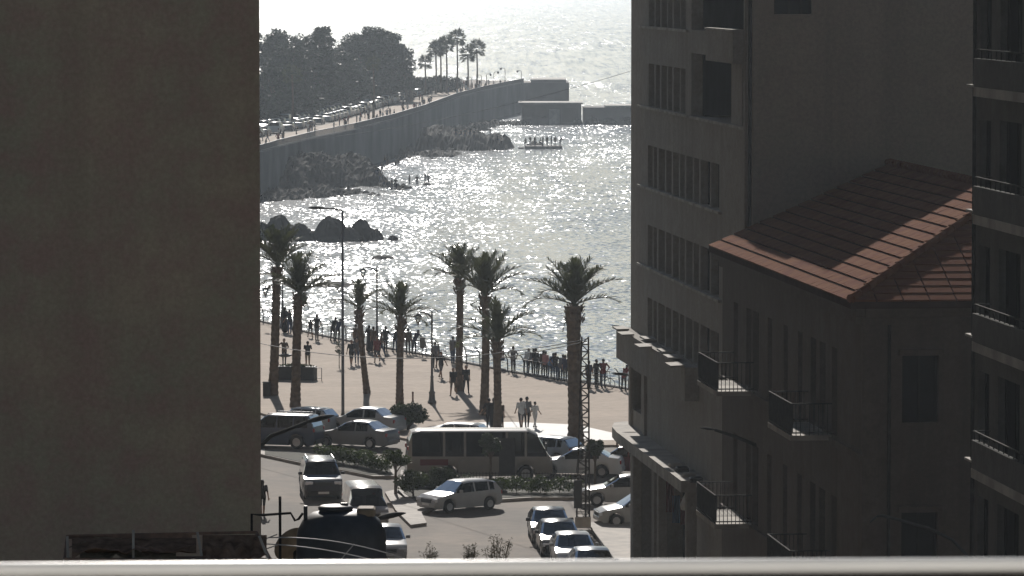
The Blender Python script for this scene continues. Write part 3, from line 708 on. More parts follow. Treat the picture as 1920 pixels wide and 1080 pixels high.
ppl = [(492,967,0,'woman','black','black',AW+.2,1.72,'person in dark clothes walking up the street at the blank wall\'s edge'),
 (533,684,1,'head','brown','black',TO-.4,1.70,'person shading eyes with one hand between the two left palms'),
 (577,690,1,'photo','black','khaki',AW,1.72,'person in knee-length shorts with raised hands, alone right of the second palm'),
 (534,624,1,'robe','black','black',SEAF,1.78,'person in long black clothes at the railing behind the leftmost palm'),
 (543,626,1,'hold','black','denim',AW+.8,1.70,'person in black top standing just left of the second palm by the railing'),
 (556,690,1,'stand','navy','denim',AW,1.70,'person mostly hidden behind the second palm trunk'),
 (582,633,1,'woman','black','black',AW-.4,1.30,'small child standing beside a tall adult at the railing'),
 (594,639,1,'hips','black','grey',SEAF,1.80,'tall adult beside a child at the railing left of the tall lamp post'),
 (624,640,1,'lean','black','black',SEAF,1.72,'left one of two people leaning together on the railing'),
 (633,641,1,'lean','navy','black',SEAF,1.68,'right one of two people leaning together on the railing'),
 (659,686,1,'stride','black','black',TO+.3,1.70,'person in dark shorts striding left of the third palm'),
 (669,683,1,'walk','grey','denim',TO,1.70,'person walking just in front of the third palm trunk'),
 (667,657,1,'stand','brown','black',SEAF,1.75,'person standing behind the third palm trunk, at the railing'),
 (692,660,1,'robe','black','black',SEAF,1.76,'person in dark robe left of the second round-lantern lamp post'),
 (700,663,1,'stand','brown','black',SEAF,1.80,'broad person right at the second round-lantern lamp post'),
 (707,680,1,'stride','red','black',TO-.2,1.72,'person in dark red top walking in front of the railing group'),
 (715,670,1,'walk','brown','denim',RT,1.66,'person in brown stepping right in the railing group'),
 (723,661,1,'hold','black','black',SEAF,1.76,'person standing tallest at the right of the railing group'),
 (741,661,1,'lean','black','denim',SEAF,1.72,'person leaning on the railing just left of the fourth palm'),
 (765,664,1,'stand','brown','black',AW,1.72,'person just right of the fourth palm trunk'),
 (777,664,1,'lean','navy','black',SEAF-.3,1.70,'person beside the dark notice board at the railing'),
 (816,690,1,'stand','grey','black',AW+.5,1.66,'person behind the ornate lamp post with lantern'),
 (827,710,1,'stride','black','grey',TO+.6,1.72,'person in dark top striding right of the ornate lamp post'),
 (849,682,1,'stand','grey','denim',SEAF,1.78,'person at the railing left of the tall fifth palm'),
 (850,742,1,'woman','black','brown',TO-.3,1.72,'person in long dark coat walking at the foot of the fifth palm'),
 (874,737,1,'walk','black','black',TO+.2,1.72,'person in loose black top walking right of the fifth palm'),
 (942,692,1,'sit','red','denim',LF+.7,1.72,'person in red perched on the railing right of the seventh palm'),
 (962,700,1,'hips','grey','black',SEAF,1.72,'person in light grey shirt standing alone at the railing'),
 (917,806,1,'hold','black','black',AW+.3,1.75,'left person of the dark group at the foot of the seventh palm'),
 (926,808,1,'robe','black','black',AW,1.80,'robed person in the middle of the dark group under the seventh palm'),
 (938,808,1,'woman','brown','black',AW-.3,1.72,'right person of the dark group at the foot of the seventh palm'),
 (977,804,1,'stride','white','grey',AW+.2,1.76,'person in white shirt, left one of the three walking on pale paving'),
 (988,802,1,'walk','grey','black',AW-.1,1.78,'person in grey between two people in white on pale paving'),
 (1003,802,1,'walk','white','white',AW-.5,1.50,'child in white top and shorts walking on pale paving'),
 (1104,729,1,'stand','navy','black',SEAF,1.72,'person in navy beside the lattice pylon at the railing'),
 (1118,727,1,'hold','black','black',SEAF-.3,1.74,'person in black between pylon and bicycle'),
 (1131,727,1,'hips','red','denim',SEAF+.3,1.78,'person in red top astride a bicycle at the railing'),
 (1170,734,1,'lean','red','black',SEAF,1.70,'person bending at the railing right beside the tower corner'),
 (1208,1024,0,'sit','black','black',LF,1.72,'person in black crouching at the foot of the shop column')]
crowd = [('white','denim','white shirt'),('grey','black','pale grey shirt'),('black','black','all-black clothes'),('brown','black','brown top'),('pink','black','pinkish top'),('blue','denim','blue shirt'),('black','denim','black top, blue jeans'),('grey','denim','grey top and jeans'),('navy','black','navy top')]
for k, (a_, b_, lab) in enumerate(crowd):
    ppl.append((986+k*9.2, 700+k*2.0, 1, ('lean','lean','stand','lean','stand','lean','hips','lean','stand')[k], a_, b_, SEAF, 1.66+.02*(k%4), f'{("first","second","third","fourth","fifth","sixth","seventh","eighth","last")[k]} in the railing row left of the thick palm, {lab}'))
for x, y, onp, pose, a_, b_, fc, h_, lab in ppl:
    person(G(x, y, PZ if onp else 0), pose, a_, b_, fc, h_, lab, 'people on the near promenade' if onp else None)
rs = random.Random(3)
def lerp_line(line, t_):
    n = len(line)-1; i = min(n-1, int(t_*n)); return line[i].lerp(line[i+1], t_*n-i)
for k in range(95):
    t_ = rs.random()**.8*.93; q = lerp_line(far, t_); dn = rs.choice((1.2,1.4,2.5,4,5.5,7,8.2)); c = off(far, dn); q = lerp_line(c, t_)
    person((q.x, q.y, PZ), rs.choice(('stand','walk','stride','lean','hold','hips')), rs.choice(('black','navy','white','grey','red','brown')), rs.choice(('black','denim','grey')), rs.uniform(0,6.28), rs.uniform(1.6,1.8),
           'tiny figure strolling on the far promenade above the sea wall', 'strollers on the far promenade')
def on_rock(x, y, z): p = G(x, y, SEA+z); return (p.x, p.y, SEA+z)
for x, y, z in [(706,330,1.6),(712,342,1.0),(716,326,.9),(735,356,.1),(742,356,.1),(726,354,.2),(720,352,.4),(797,345,.0),(768,350,-.5),(782,350,-.5),(803,348,-.6),(747,315,-.6),(722,310,-.4),(742,318,-.7),(727,318,-.7)]:
    person(on_rock(x,y,z), rs.choice(('stand','hips','hold')), 'brown', 'navy', rs.uniform(0,6.28), 1.72, 'bather standing on the wet rocks below the sea wall', 'bathers on the near rocks')
for x, y in [(866,252),(872,254),(881,250),(889,256),(919,250),(855,252),(932,262)]:
    person(on_rock(x,y+6,2.3), rs.choice(('stand','hips','sit')), 'black', 'navy', rs.uniform(0,6.28), 1.72, 'dark figure standing on top of the rocky spit', 'figures on the rocky spit')
# concrete diving stage with bathers
dv = thing('diving_stage', 'low concrete stage in the water off the rocky spit', 'stage', G(1012,278,SEA))
s_ = dv.location.y/F
mb = MB(); mb.box(-28*s_,42*s_,-3,3,.0,.45); mb.box(-40*s_,-29*s_,-2,2,-.2,.2); mb.build('deck', M['seawall'], dv)
mb = MB(); mb.box(36*s_,41*s_,-2.5,-1.5,-1,-.001); mb.box(-24*s_,-20*s_,-2.5,-1.5,-1,-.001); mb.box(5*s_,9*s_,-2.5,-1.5,-1,-.001); mb.build('pillars', M['seawall'], dv)
for k, dx in enumerate((-26,-18,-9,0,6,14,22,29,38)):
    person(dv.location + Vector((dx*s_, rs.uniform(-2,2), .45)), ('sit','lean','stand','sit','stand','stand','hips','stand','lean')[k], 'brown', 'navy', rs.uniform(0,6.28), 1.7, 'bather on the concrete diving stage off the rocky spit', 'bathers on the diving stage')

# ------------------------------------------------------------------ railings
rg = thing('promenade_railing', 'dark metal railing with inward-curving posts along the near plaza edge', 'railing', (0,0,PZ))
inn = off(near[::-1], .45)[::-1]
pm = MB(); pm.tube([(0,0,0),(0,0,.45),(0,.02,.75),(0,.10,1.0),(0,.24,1.18),(0,.36,1.24)], [.045,.045,.043,.04,.034,.026], 8); pm.lathe([(.09,0),(.09,.03),(.05,.05)], 8); pm = pm.mesh('post', M['rail_grey'])
bm_ = MB(); bm_.tube([(0,0,0),(0,0,.5),(0,.03,.8),(0,.1,1.0)], .018, 6); bm_ = bm_.mesh('baluster', M['rail_grey'])
line = [inn[0]+d0*18] + inn
tot = sum((b-a).length for a, b in zip(line, line[1:])); step, acc, k = 1.15, 0, 0
rails = {.12: [], .62: [], .98: []}
for a, b_ in zip(line, line[1:]):
    d = (b_-a).normalized(); L_ = (b_-a).length; nin = Vector((d.y, -d.x)) if Vector((d.y,-d.x)).dot(Vector((-.9,-.4))) > 0 else Vector((-d.y, d.x))
    s_ = (-acc) % step
    while s_ < L_:
        q = a + d*s_; o = link('post' if k % 2 == 0 else 'baluster', pm if k % 2 == 0 else bm_, rg); o.location = (q.x,q.y,0); o.rotation_euler = (0,0,math.atan2(nin.y,nin.x)-R(90)); s_ += step; k += 1
    acc += L_
for z, dy in ((.12,0),(.55,0),(.95,.09)):
    mb = MB()
    pts = [(p.x + (-.9)*dy, p.y + (-.4)*dy, z) for p in line]; mb.tube(pts, .024, 6); mb.build('rail', M['rail_grey'], rg)
fr_ = thing('far_railing', 'pale picket railing along the top of the far sea wall', 'railing', (0,0,.35))
fl_ = off(far, .3); mb = MB()
for a, b_ in zip(fl_, fl_[1:]):
    n = int((b_-a).length/.55)
    for k in range(n): q = a.lerp(b_, k/n); mb.bar((q.x,q.y,0),(q.x,q.y,.95),.07,.07)
o = mb.build('pickets', M['lamp_grey'], fr_); o['kind'] = 'stuff'
mb = MB(); mb.tube([(p.x,p.y,.97) for p in fl_], .05, 6); mb.tube([(p.x,p.y,.15) for p in fl_], .04, 6); mb.build('rail', M['lamp_grey'], fr_)

# ------------------------------------------------------------------ palms
def frond_mesh(L, bend, droop, seed, w=.62):
    rn = random.Random(seed); mb = MB(); n = 14; p = Vector((0,0,0)); a = 0; pts = []; ts = []
    for i in range(n+1):
        pts.append(p.copy()); ts.append(Vector((0, math.sin(a), math.cos(a)))); p += ts[-1]*(L/n); a += (bend/n)*(.3+1.4*i/n) + (droop/n if i > n*.6 else 0)
    mb.tube(pts, [.035*(1-.85*i/n)+.004 for i in range(n+1)], 4)
    NL = 40
    for i in range(NL):
        t_ = .10 + .9*(i+.5)/NL; f = t_*n; k = min(n-1, int(f)); q = pts[k].lerp(pts[k+1], f-k); tg = ts[k].lerp(ts[k+1], f-k).normalized()
        nrm = Vector((1,0,0)).cross(tg); ln = w*(math.sin(math.pi*min(1,.12+.80*t_))**.7)*rn.uniform(.8,1.15)
        for s in (-1, 1):
            di = (Vector((s,0,0))*.62 + tg*.75 + nrm*rn.uniform(-.1,.45)).normalized(); e = q + di*ln + Vector((0,0,-.06*ln))
            wv = tg*.028
            mb.add([q-wv, q+wv, q.lerp(e,.55)+wv*1.2, e, q.lerp(e,.55)-wv*1.2], [(0,1,2,3,4)])
    return mb.mesh('frond', M['frond'])
FR = [frond_mesh(2.7,.45,.15,1), frond_mesh(2.9,.75,.45,2), frond_mesh(3.0,1.05,.7,3), frond_mesh(2.4,.2,0,4)]
DEAD = frond_mesh(1.9,.5,.5,5,.25)
def palm(x, yb, xt, yt, r, label, seed, spread, n=36, ls=1.0, extra=()):
    """trunk from pixel (x,yb) on the plaza up to pixel (xt,yt) at the same distance"""
    r *= .87; rn = random.Random(seed); base = G(x, yb, PZ); top = A(xt, yt, base.y); top.y += rn.uniform(-.2,.2)
    p = thing('palm_tree', label, 'palm tree', base, 0, 'date palms on the near plaza')
    v = top - base; mb = MB(); N = 44; pts, rs_ = [], []
    for i in range(N+1):
        t_ = i/N; q = v*t_ + Vector((math.sin(t_*3+seed)*.05, 0, 0)); pts.append(q)
        rs_.append(r*(1.0+.35*(1-t_)**6 + (.22*max(0,(t_-.86)/.14)))*(1+(.055 if i % 2 else -.04)+rn.uniform(-.03,.03)))
    mb.tube(pts, rs_, 10); mb.build('trunk', M['bark'], p)
    mb = MB()                                               # cut leaf bases under the crown
    for k in range(46):
        a = rn.uniform(0,6.28); z = rn.uniform(-.9,.05); q = v + Vector((math.cos(a)*r*1.1, math.sin(a)*r*1.1, z)); o_ = Vector((math.cos(a)*.16, math.sin(a)*.16, .22)); mb.bar(q, q+o_, .07, .04)
    mb.build('leaf_bases', M['bark'], p)['kind'] = 'stuff'
    n = int(n*.66)
    for k in range(n):
        u = (k+.5)/n; tilt = 1.1*spread*(u**.85)*rn.uniform(.75,1.22); az = k*2.39996 + rn.uniform(-.25,.25)
        me = FR[3] if tilt < .25 else FR[0] if tilt < .55 else FR[1] if tilt < .95 else FR[2]
        o = link('frond', me, p); o.location = v + Vector((math.sin(az)*.12, -math.cos(az)*.12, .02)); o.rotation_euler = (Matrix.Rotation(az,4,'Z') @ Matrix.Rotation(-tilt,4,'X')).to_euler()
        s_ = ls*rn.uniform(.88,1.08); o.scale = (s_,s_,s_)
    for az, tilt, s_ in extra:
        o = link('dead_frond', DEAD, p); o.location = v - Vector((0,0,.1)); o.rotation_euler = (Matrix.Rotation(az,4,'Z') @ Matrix.Rotation(-tilt,4,'X')).to_euler(); o.scale = (s_,s_,s_)
    return p
palm(510,741,521,500,.29,'leftmost date palm, tall and dark, against the blank wall\'s edge',1,.95,42,1.0)
palm(552,763,561,552,.29,'second palm from the left, bushy crown, thick trunk beside the bench',2,1.25,40,1.0,((R(-90),2.4,.6),(R(60),2.5,.7)))
palm(688,738,674,580,.20,'thin leaning palm with small crown between two lamp posts',3,1.05,24,.72)
palm(751,766,751,596,.23,'palm with flat broad crown, directly behind the round shrub',4,1.15,34,.82,((R(-80),2.2,.5),(R(80),2.3,.5)))
palm(862,733,861,528,.24,'slim tall palm left of a touching pair, two walkers at its foot',5,.95,36,.9)
palm(908,778,910,556,.26,'tall palm in the middle, crown merging with its left neighbour',6,1.05,40,1.0,((R(90),1.9,.6),))
palm(931,812,932,640,.24,'shorter palm right of the middle, dark group at its foot',7,1.15,30,.95)
palm(1078,846,1077,574,.42,'thickest palm on the plaza, beside the lattice pylon',8,1.02,38,1.05,((R(75),2.5,.75),(R(95),2.3,.5),(R(-80),2.6,.4)))

# ------------------------------------------------------------------ trees and shrubs
def tree(name, label, base, h, rad, nclump, nleaf, lsize, mt, group=None, trunk_r=.12, trunk_h=None, seed=1, cat='tree', flat=.75):
    rn = random.Random(seed); p = thing(name, label, cat, base, 0, group)
    th = trunk_h if trunk_h is not None else h*.4
    mb = MB(); mb.tube([(0,0,-.05),(rn.uniform(-.05,.05)*h*.1,0,th*.5),(0,rn.uniform(-.05,.05)*h*.1,th),(0,0,th+(h-th)*.5)], [trunk_r*1.25,trunk_r,trunk_r*.85,trunk_r*.4], 8)
    cen = []
    for k in range(nclump):
        while True:
            q = Vector((rn.uniform(-1,1), rn.uniform(-1,1), rn.uniform(-1,1)))
            if q.length < 1: break
        c = Vector((q.x*rad*.72, q.y*rad*.72, th + (h-th)*.5 + q.z*(h-th)*.36)); cen.append(c)
        if k % 2 == 0: mb.tube([(0,0,th*.85), c*.55+Vector((0,0,th*.4)), c], [trunk_r*.55,trunk_r*.35,trunk_r*.12], 5)
    mb.build('trunk', M['wood_bark'], p)
    mb = MB()
    for c in cen:
        r_ = rad*rn.uniform(.26,.44); leaves(mb, c, (r_,r_,r_*flat), nleaf//nclump, lsize, .35, rn)
    mb.build('crown', mt, p); return p
tree('shrub_tree', 'dense round shrub beside the parked cars, in front of a palm', G(766,806,PZ), 1.55, 1.15, 26, 5200, .09, M['leaf'], None, .09, .15, 11, 'shrub')
tree('median_tree', 'clipped round tree on a thin trunk in front of the bus windows', G(920,906,.17), 2.65, .72, 18, 3600, .075, M['leaf'], 'small trees on the planted islands', .06, 1.35, 12)
tree('median_tree', 'dark round tree on a thin stem beside the lattice pylon', G(1116,912,.17), 2.75, .62, 18, 3400, .075, M['leaf'], 'small trees on the planted islands', .06, 1.3, 13)
tree('median_tree', 'leaning small tree at the left tip of the hedge, before the bus tail', G(742,926,.15), 2.4, .75, 16, 2400, .075, M['hedge'], 'small trees on the planted islands', .07, 1.2, 14)
tree('shrub', 'dark bush hiding the lower rear side of the bus', G(830,922,.17), 1.35, .85, 16, 3000, .08, M['leaf'], None, .05, .1, 15, 'shrub')
tree('shrub', 'bush behind the silver hatchback at the hedge corner', G(775,930,.17), 1.2, .9, 16, 2800, .08, M['hedge'], None, .05, .1, 16, 'shrub')
tree('sapling', 'thin sapling beside the tall lamp post on the plaza', G(636,690,PZ), 1.9, .45, 10, 300, .06, M['leaf'], None, .025, .7, 17, 'sapling')
def hedge(label, pts, h, wd, n, mt, seed, group):
    rn = random.Random(seed); p = thing('hedge', label, 'hedge', (pts[0].x,pts[0].y,.17), 0, group); q = [v - pts[0] for v in pts]
    mb = MB(); sm = MB()
    for a, b_ in zip(q, q[1:]):
        L_ = (b_-a).length; k_ = max(2, int(L_/.35))
        for k in range(k_):
            c = a.lerp(b_, (k+rn.random())/k_); hh = h*rn.uniform(.75,1.12)
            leaves(mb, (c.x+rn.uniform(-.1,.1),c.y+rn.uniform(-.2,.2),hh*.55), (.4,wd*.6,hh*.5), int(n*1.5), .085, .2, rn)
            if k % 2 == 0: sm.tube([(c.x,c.y,-.03),(c.x+rn.uniform(-.1,.1),c.y,hh*.6)], [.02,.01], 5)
    sm.build('stems', M['wood_bark'], p)['kind'] = 'stuff'; mb.build('foliage', mt, p)
hedge('low green hedge on the left planted island behind the dark jeep', [G(600,862,.17),G(660,872,.17),G(730,886,.17)], .85, .8, 130, M['hedge'], 21, 'clipped hedges on the planted islands')
hedge('long green hedge in front of the bus, left of the pylon', [G(905,922,.17),G(980,924,.17),G(1085,924,.17)], .75, .8, 120, M['hedge'], 22, 'clipped hedges on the planted islands')
hedge('dark hedge between the leaning tree and the silver hatchback', [G(760,912,.17),G(850,916,.17),G(905,918,.17)], .7, .7, 90, M['leaf'], 23, 'clipped hedges on the planted islands')
fc = thing('island_fence', 'low black picket fence along the hedge in front of the bus', 'fence', (0,0,.15)); mb = MB()
fpts = [G(760,905,.15).to_2d(), G(870,908,.15).to_2d(), G(1000,908,.15).to_2d(), G(1088,911,.15).to_2d()]
for a, b_ in zip(fpts, fpts[1:]):
    n = int((b_-a).length/.15)
    for k in range(n): q = a.lerp(b_, k/n); mb.bar((q.x,q.y,0),(q.x,q.y,.62),.025,.025)
o = mb.build('pickets', M['iron'], fc); o['kind'] = 'stuff'
mb = MB(); mb.tube([(q.x,q.y,.55) for q in fpts], .02, 5); mb.tube([(q.x,q.y,.12) for q in fpts], .02, 5); mb.build('rail', M['iron'], fc)
# far grove
gv = [(505,232,92,34,'tall tree at the left edge of the far grove'),(540,226,150,40,'loose-crowned tree second from left in the far grove'),(585,222,128,46,'broad tree in the middle of the far grove'),
      (600,219,182,26,'slender tallest tree with a tufted top in the far grove'),(630,214,118,40,'tree just left of the great domed tree'),
      (520,240,120,36,'lower tree at the front left of the far grove'),(650,208,80,40,'low bushy tree in front of the great domed tree'),(560,234,70,36,'low bushy tree in front of the far grove, near the road'),
      (790,186,30,26,'low bush beyond the great domed tree, by the slim palms'),(830,182,26,30,'low bushes behind the slim palms'),(612,218,60,30,'small dark tree by the far road bend'),(745,194,50,34,'low tree under the right side of the domed crown'),
      (498,246,60,30,'leftmost low bush along the far road'),(530,240,50,30,'second low bush along the far road'),(575,230,46,28,'low bush by the far road before the tufted tree'),(640,214,56,30,'low bush left under the domed crown'),(668,208,60,32,'low bush in the shade of the domed crown'),(700,202,60,34,'bush directly under the domed crown'),(722,198,56,30,'bush right under the domed crown'),(515,214,170,40,'tall rear tree behind the left of the far grove'),(665,196,140,44,'rear tree filling the gap left of the domed crown'),(570,206,150,40,'rear tree behind the middle of the far grove'),(625,200,132,34,'tree closing the gap between the grove and the domed tree')]
for k, (x, yb, hp, wp, lab) in enumerate(gv):
    b_ = G(x, yb-10, .1); s_ = b_.y/F
    tree('far_tree', lab, b_, hp*s_, wp*s_*1.25, 40, 5600, .36, M['far_leaf'], 'trees of the far grove', .35, hp*s_*.10, 40+k)
b_ = G(702,190,.1); s_ = b_.y/F
rn = random.Random(77); bt = thing('domed_tree', 'great dome-shaped tree dominating the far grove', 'tree', b_, 0, 'trees of the far grove')
mb = MB(); mb.tube([(0,0,0),(.3,0,3),(0,0,7)], [1.1,.8,.6], 8); cen = []
for k in range(110):
    a = rn.uniform(0,6.28); e = math.acos(rn.uniform(-.35,1)); r_ = rn.uniform(.78,1.0)
    c = Vector((math.sin(e)*math.cos(a)*80*s_*.86*r_, math.sin(e)*math.sin(a)*7*r_, 52*s_ + math.cos(e)*84*s_*r_)); cen.append(c)
    if k % 5 == 0: mb.tube([(0,0,5), c*.5+Vector((0,0,3)), c], [.4,.2,.06], 5)
for s in (-55*s_, -20*s_, 62*s_, 70*s_): mb.tube([(s,0,0),(s*.9,0,6)], [.35,.3], 6)
mb.build('trunk', M['wood_bark'], bt)
mb = MB()
for c in cen: r_ = rn.uniform(1.1,2.1); leaves(mb, c, (r_,r_,r_*.75), 150, .36, .2, rn)
mb.build('crown', M['far_leaf'], bt)
# slim fan palms
def fan_crown(seed, rn):
    mb = MB()
    for k in range(120):
        a = rn.uniform(0,6.28); el = rn.uniform(-.9,1.45); d = Vector((math.cos(a)*math.cos(el), math.sin(a)*math.cos(el), math.sin(el))); c = d*rn.uniform(.8,1.5)
        sx = d.cross(Vector((0,0,1))).normalized() if abs(d.z) < .98 else Vector((1,0,0)); up_ = sx.cross(d)
        for j in range(9):
            f = (j-4)/4*1.15; di = (d*math.cos(f)+sx*math.sin(f)).normalized(); e = c + di*.85 - Vector((0,0,.25*abs(f))); mb.add([c-up_*.02, c+di*.4+up_*.05, e, c+di*.4-up_*.05], [(0,1,2,3)])
    return mb.mesh('crown', M['frond'])
FC = [fan_crown(k, random.Random(60+k)) for k in range(3)]
fp = [(797,178,118,.85,'shortest slim fan palm, left of the others on the point'),(817,176,94,1.0,'slim fan palm, first of the dense pair on the point'),(826,174,88,.95,'slim fan palm half hidden in the dense pair'),(837,175,84,1.0,'slim fan palm just left of the tallest one'),
      (857,174,72,1.05,'tallest slim fan palm on the point'),(877,174,102,1.0,'shorter of the two rightmost fan palms'),(894,172,92,1.05,'rightmost slim fan palm on the point'),(548,236,140,.9,'fan palm standing among the left grove trees'),(700,222,120,.7,'lone fan palm in front of the domed tree')]
for k, (x, yb, yt, s_, lab) in enumerate(fp):
    b_ = G(x, yb, .1); top = A(x, yt, b_.y) - b_; p = thing('fan_palm', lab, 'palm tree', b_, 0, 'slim fan palms on the point')
    mb = MB(); mb.tube([(0,0,0),(.1,0,top.z*.5),(0,0,top.z)], [.26,.17,.15], 7); mb.build('trunk', M['bark'], p)
    o = link('crown', FC[k % 3], p); o.location = (0,0,top.z); o.scale = (s_,s_,s_*1.05); o.rotation_euler = (0,0,k)

# ------------------------------------------------------------------ lamps, pylon, boards
def lantern_lamp(x, yb, yt, label, xl=26):
    b_ = G(x, yb, PZ); h = A(x, yt, b_.y).z - PZ; s_ = b_.y/F; p = thing('lantern_lamp', label, 'street lamp', b_, 0, 'lantern lamp posts on the promenade')
    mb = MB(); mb.lathe([(.26,0),(.26,.12),(.2,.18),(.17,.55),(.20,.62),(.12,.75),(.085,1.5),(.11,1.55),(.07,1.65),(.05,h-.7),(.065,h-.65),(.045,h),(.02,h+.08)], 12); mb.build('post', M['lamp_grey'], p, True)
    L_ = xl*s_; mb = MB(); mb.tube([(0,0,h-.35),(-.25*L_,0,h-.14),(-.6*L_,0,h-.02),(-L_,0,h-.02)], [.05,.055,.045,.03], 8); mb.tube([(-.05,0,h-.75),(-.3*L_,0,h-.3),(-.5*L_,0,h-.08)], .02, 6); mb.build('arm', M['lamp_grey'], p, True)
    ln = link('lantern', None, p); ln.location = (-L_,0,h-.05)
    mb = MB(); mb.lathe([(.02,.04),(.03,0),(.06,-.05),(.22,-.16),(.24,-.20),(.22,-.21)], 12); mb.build('hood', M['lamp_grey'], ln, True)
    mb = MB()
    for k in range(6): a = k*math.pi/3; mb.bar((math.cos(a)*.215,math.sin(a)*.215,-.21),(math.cos(a)*.07,math.sin(a)*.07,-.62),.022,.022)
    mb.lathe([(.08,-.62),(.09,-.66),(.03,-.72),(.02,-.8)], 10); mb.build('cage', M['lamp_grey'], ln)
    mb = MB(); mb.lathe([(.205,-.21),(.065,-.61)], 12); mb.build('glass', M['glass_lamp'], ln, True)
M['glass_lamp'] = glassmat('lamp_glass', (.8,.8,.78))
lantern_lamp(530,615,536,'lantern lamp post half hidden by the leftmost palm at the railing',32)
lantern_lamp(707,657,500,'lantern lamp post in the railing crowd right of the thin palm',26)
lantern_lamp(810,756,585,'ornate lantern lamp post with moulded base right of the shrub',26)
def head_mesh():
    mb = MB(); prof = []
    n = 12
    vs, fs = [], []
    for i in range(n+1):
        t_ = i/n; w_ = .17*math.sin(math.pi*min(1,.12+.86*t_))**.7; 
        for k in range(10):
            a = 2*math.pi*k/10; z = math.sin(a)*w_*.42; z = z*(.55 if z < 0 else 1); vs.append((math.cos(a)*w_, t_*.95, z*1.6))
    for i in range(n):
        for k in range(10): k2 = (k+1) % 10; fs.append((i*10+k,i*10+k2,(i+1)*10+k2,(i+1)*10+k))
    fs += [tuple(range(9,-1,-1)), tuple(n*10+k for k in range(10))]
    mb.add(vs, fs); return mb.mesh('lamp_head', M['lamp_dark'], True)
HM = head_mesh()
def cobra(name, label, base, pts, hdir, pole=None, r=.06, scale=1.0):
    """street lamp: pts = world arm points ending at the head, hdir = heading of the head in degrees, up-tilt"""
    p = thing(name, label, 'street lamp', base); q = [Vector(v) - Vector(base) for v in pts]
    if pole: mb = MB(); mb.lathe([(.14,0),(.14,.3),(.09,.5),(.065,pole)], 10); mb.build('pole', M['lamp_grey'], p, True)
    mb = MB(); mb.tube(q, [r]*(len(q)-1)+[r*.8], 8); mb.build('arm', M['lamp_dark'], p, True)
    o = link('lamp_head', HM, p); o.location = q[-1]; o.rotation_euler = (R(hdir[1]), 0, R(hdir[0])); o.scale = (scale,)*3
b_ = G(643,790,PZ); h_ = A(643,395,b_.y).z
cobra('street_lamp', 'very tall straight street lamp reaching up over the rock pile', b_, [Vector((b_.x,b_.y,h_)), Vector((b_.x-.5,b_.y,h_+.12)), Vector((b_.x-1.0,b_.y,h_+.12))], (90,2), h_-PZ, .045)
Y_ = 166.0; b_ = A(452,540,Y_); b_.z = 0; e_ = A(575,792,Y_)
cobra('street_lamp', 'street lamp reaching out from behind the blank wall over the parked cars', b_, [Vector((b_.x,b_.y,e_.z-1.5)), A(507,818,Y_), e_], (-90,14), e_.z-1.4, .07, 1.05)
Y_ = 130.0; b_ = A(655,540,Y_); b_.z = 0; e_ = A(705,974,Y_)
cobra('street_lamp', 'street lamp head sticking out right behind the black water tank', b_, [Vector((b_.x,b_.y,e_.z-.6)), A(680,985,Y_), e_], (-90,12), e_.z-.5, .06, .88)
Y_ = 163.0; b_ = A(1421,836,Y_); e_ = A(1340,806,Y_)
cobra('wall_lamp', 'street lamp arm fixed to the old house wall above the canopy', b_, [b_, A(1380,819,Y_), e_], (90,8), None, .06, .55)
Y_ = 205.0; b_ = A(1190,712,Y_); e_ = A(1178,703,Y_)
cobra('wall_lamp', 'dark lamp head on the seaward corner of the tower', b_, [b_, A(1184,706,Y_), e_], (90,4), None, .05, .75)
Y_ = 204.5; b_ = A(1172,622,Y_); e_ = A(1163,612,Y_)
cobra('wall_lamp', 'small floodlight perched on the end of the tower ledge', b_, [b_, A(1166,616,Y_), e_], (90,3), None, .03, .38)
Y_ = 136.5; b_ = A(1838,540,Y_); b_.z = 0
cobra('street_lamp', 'long curved lamp arm in front of the old house at lower right', b_, [Vector((b_.x,b_.y,A(0,1085,Y_).z)), A(1812,1040,Y_), A(1785,1012,Y_), A(1740,990,Y_), A(1690,976,Y_), A(1655,967,Y_), A(1644,968,Y_)], (110,-40), A(0,1085,Y_).z, .045, .3)
# lattice pylon
b_ = G(1093,988,.15); hp = A(1097,632,b_.y).z - .15; p = thing('lattice_pylon', 'dark steel lattice pylon right of the thickest palm', 'pylon', b_)
def lw(z): return .30 - .15*z/hp
mb = MB()
for sx in (-1, 1):
    for sy in (-1, 1): mb.bar((sx*lw(0),sy*lw(0),0),(sx*lw(hp)+.09,sy*lw(hp),hp),.07,.07)
mb.build('legs', M['iron'], p)['kind'] = 'stuff'
mb = MB(); n = 26
for k in range(n):
    z0, z1 = hp*k/n, hp*(k+1)/n; s = 1 if k % 2 else -1; o0, o1 = .09*z0/hp, .09*z1/hp; a, c = lw(z0), lw(z1)
    for f in (-1, 1):
        mb.bar((-s*a+o0,f*a,z0),(s*c+o1,f*c,z1),.04,.03); mb.bar((f*a+o0,-s*a,z0),(f*c+o1,s*c,z1),.04,.03); mb.bar((-a+o0,f*a,z0),(a+o0,f*a,z0),.035,.03)
mb.build('bracing', M['iron'], p)['kind'] = 'stuff'
mb = MB(); mb.bbox(-.36,.36,-.36,.36,0,.5,.04); mb.build('footing', M['concrete'], p)
mb = MB(); mb.bbox(-.42,-.05,-.42,-.34,.9,2.2,.02); mb.build('meter_box', M['trim'], p)
mb = MB(); mb.tube([(.12,-.36,.5),(.12,-.36,3.2)], .045, 6); mb.build('conduit', M['iron'], p)
b_ = G(1072,985,0); p = thing('guy_wire', 'thin stay wire slanting beside the lattice pylon', 'wire', G(1076,925,.17)); mb = MB(); mb.tube([(0,0,0), A(1090,800,G(1093,988,.15).y+1)-p.location], .02, 5); mb.build('strand', M['cable'], p)
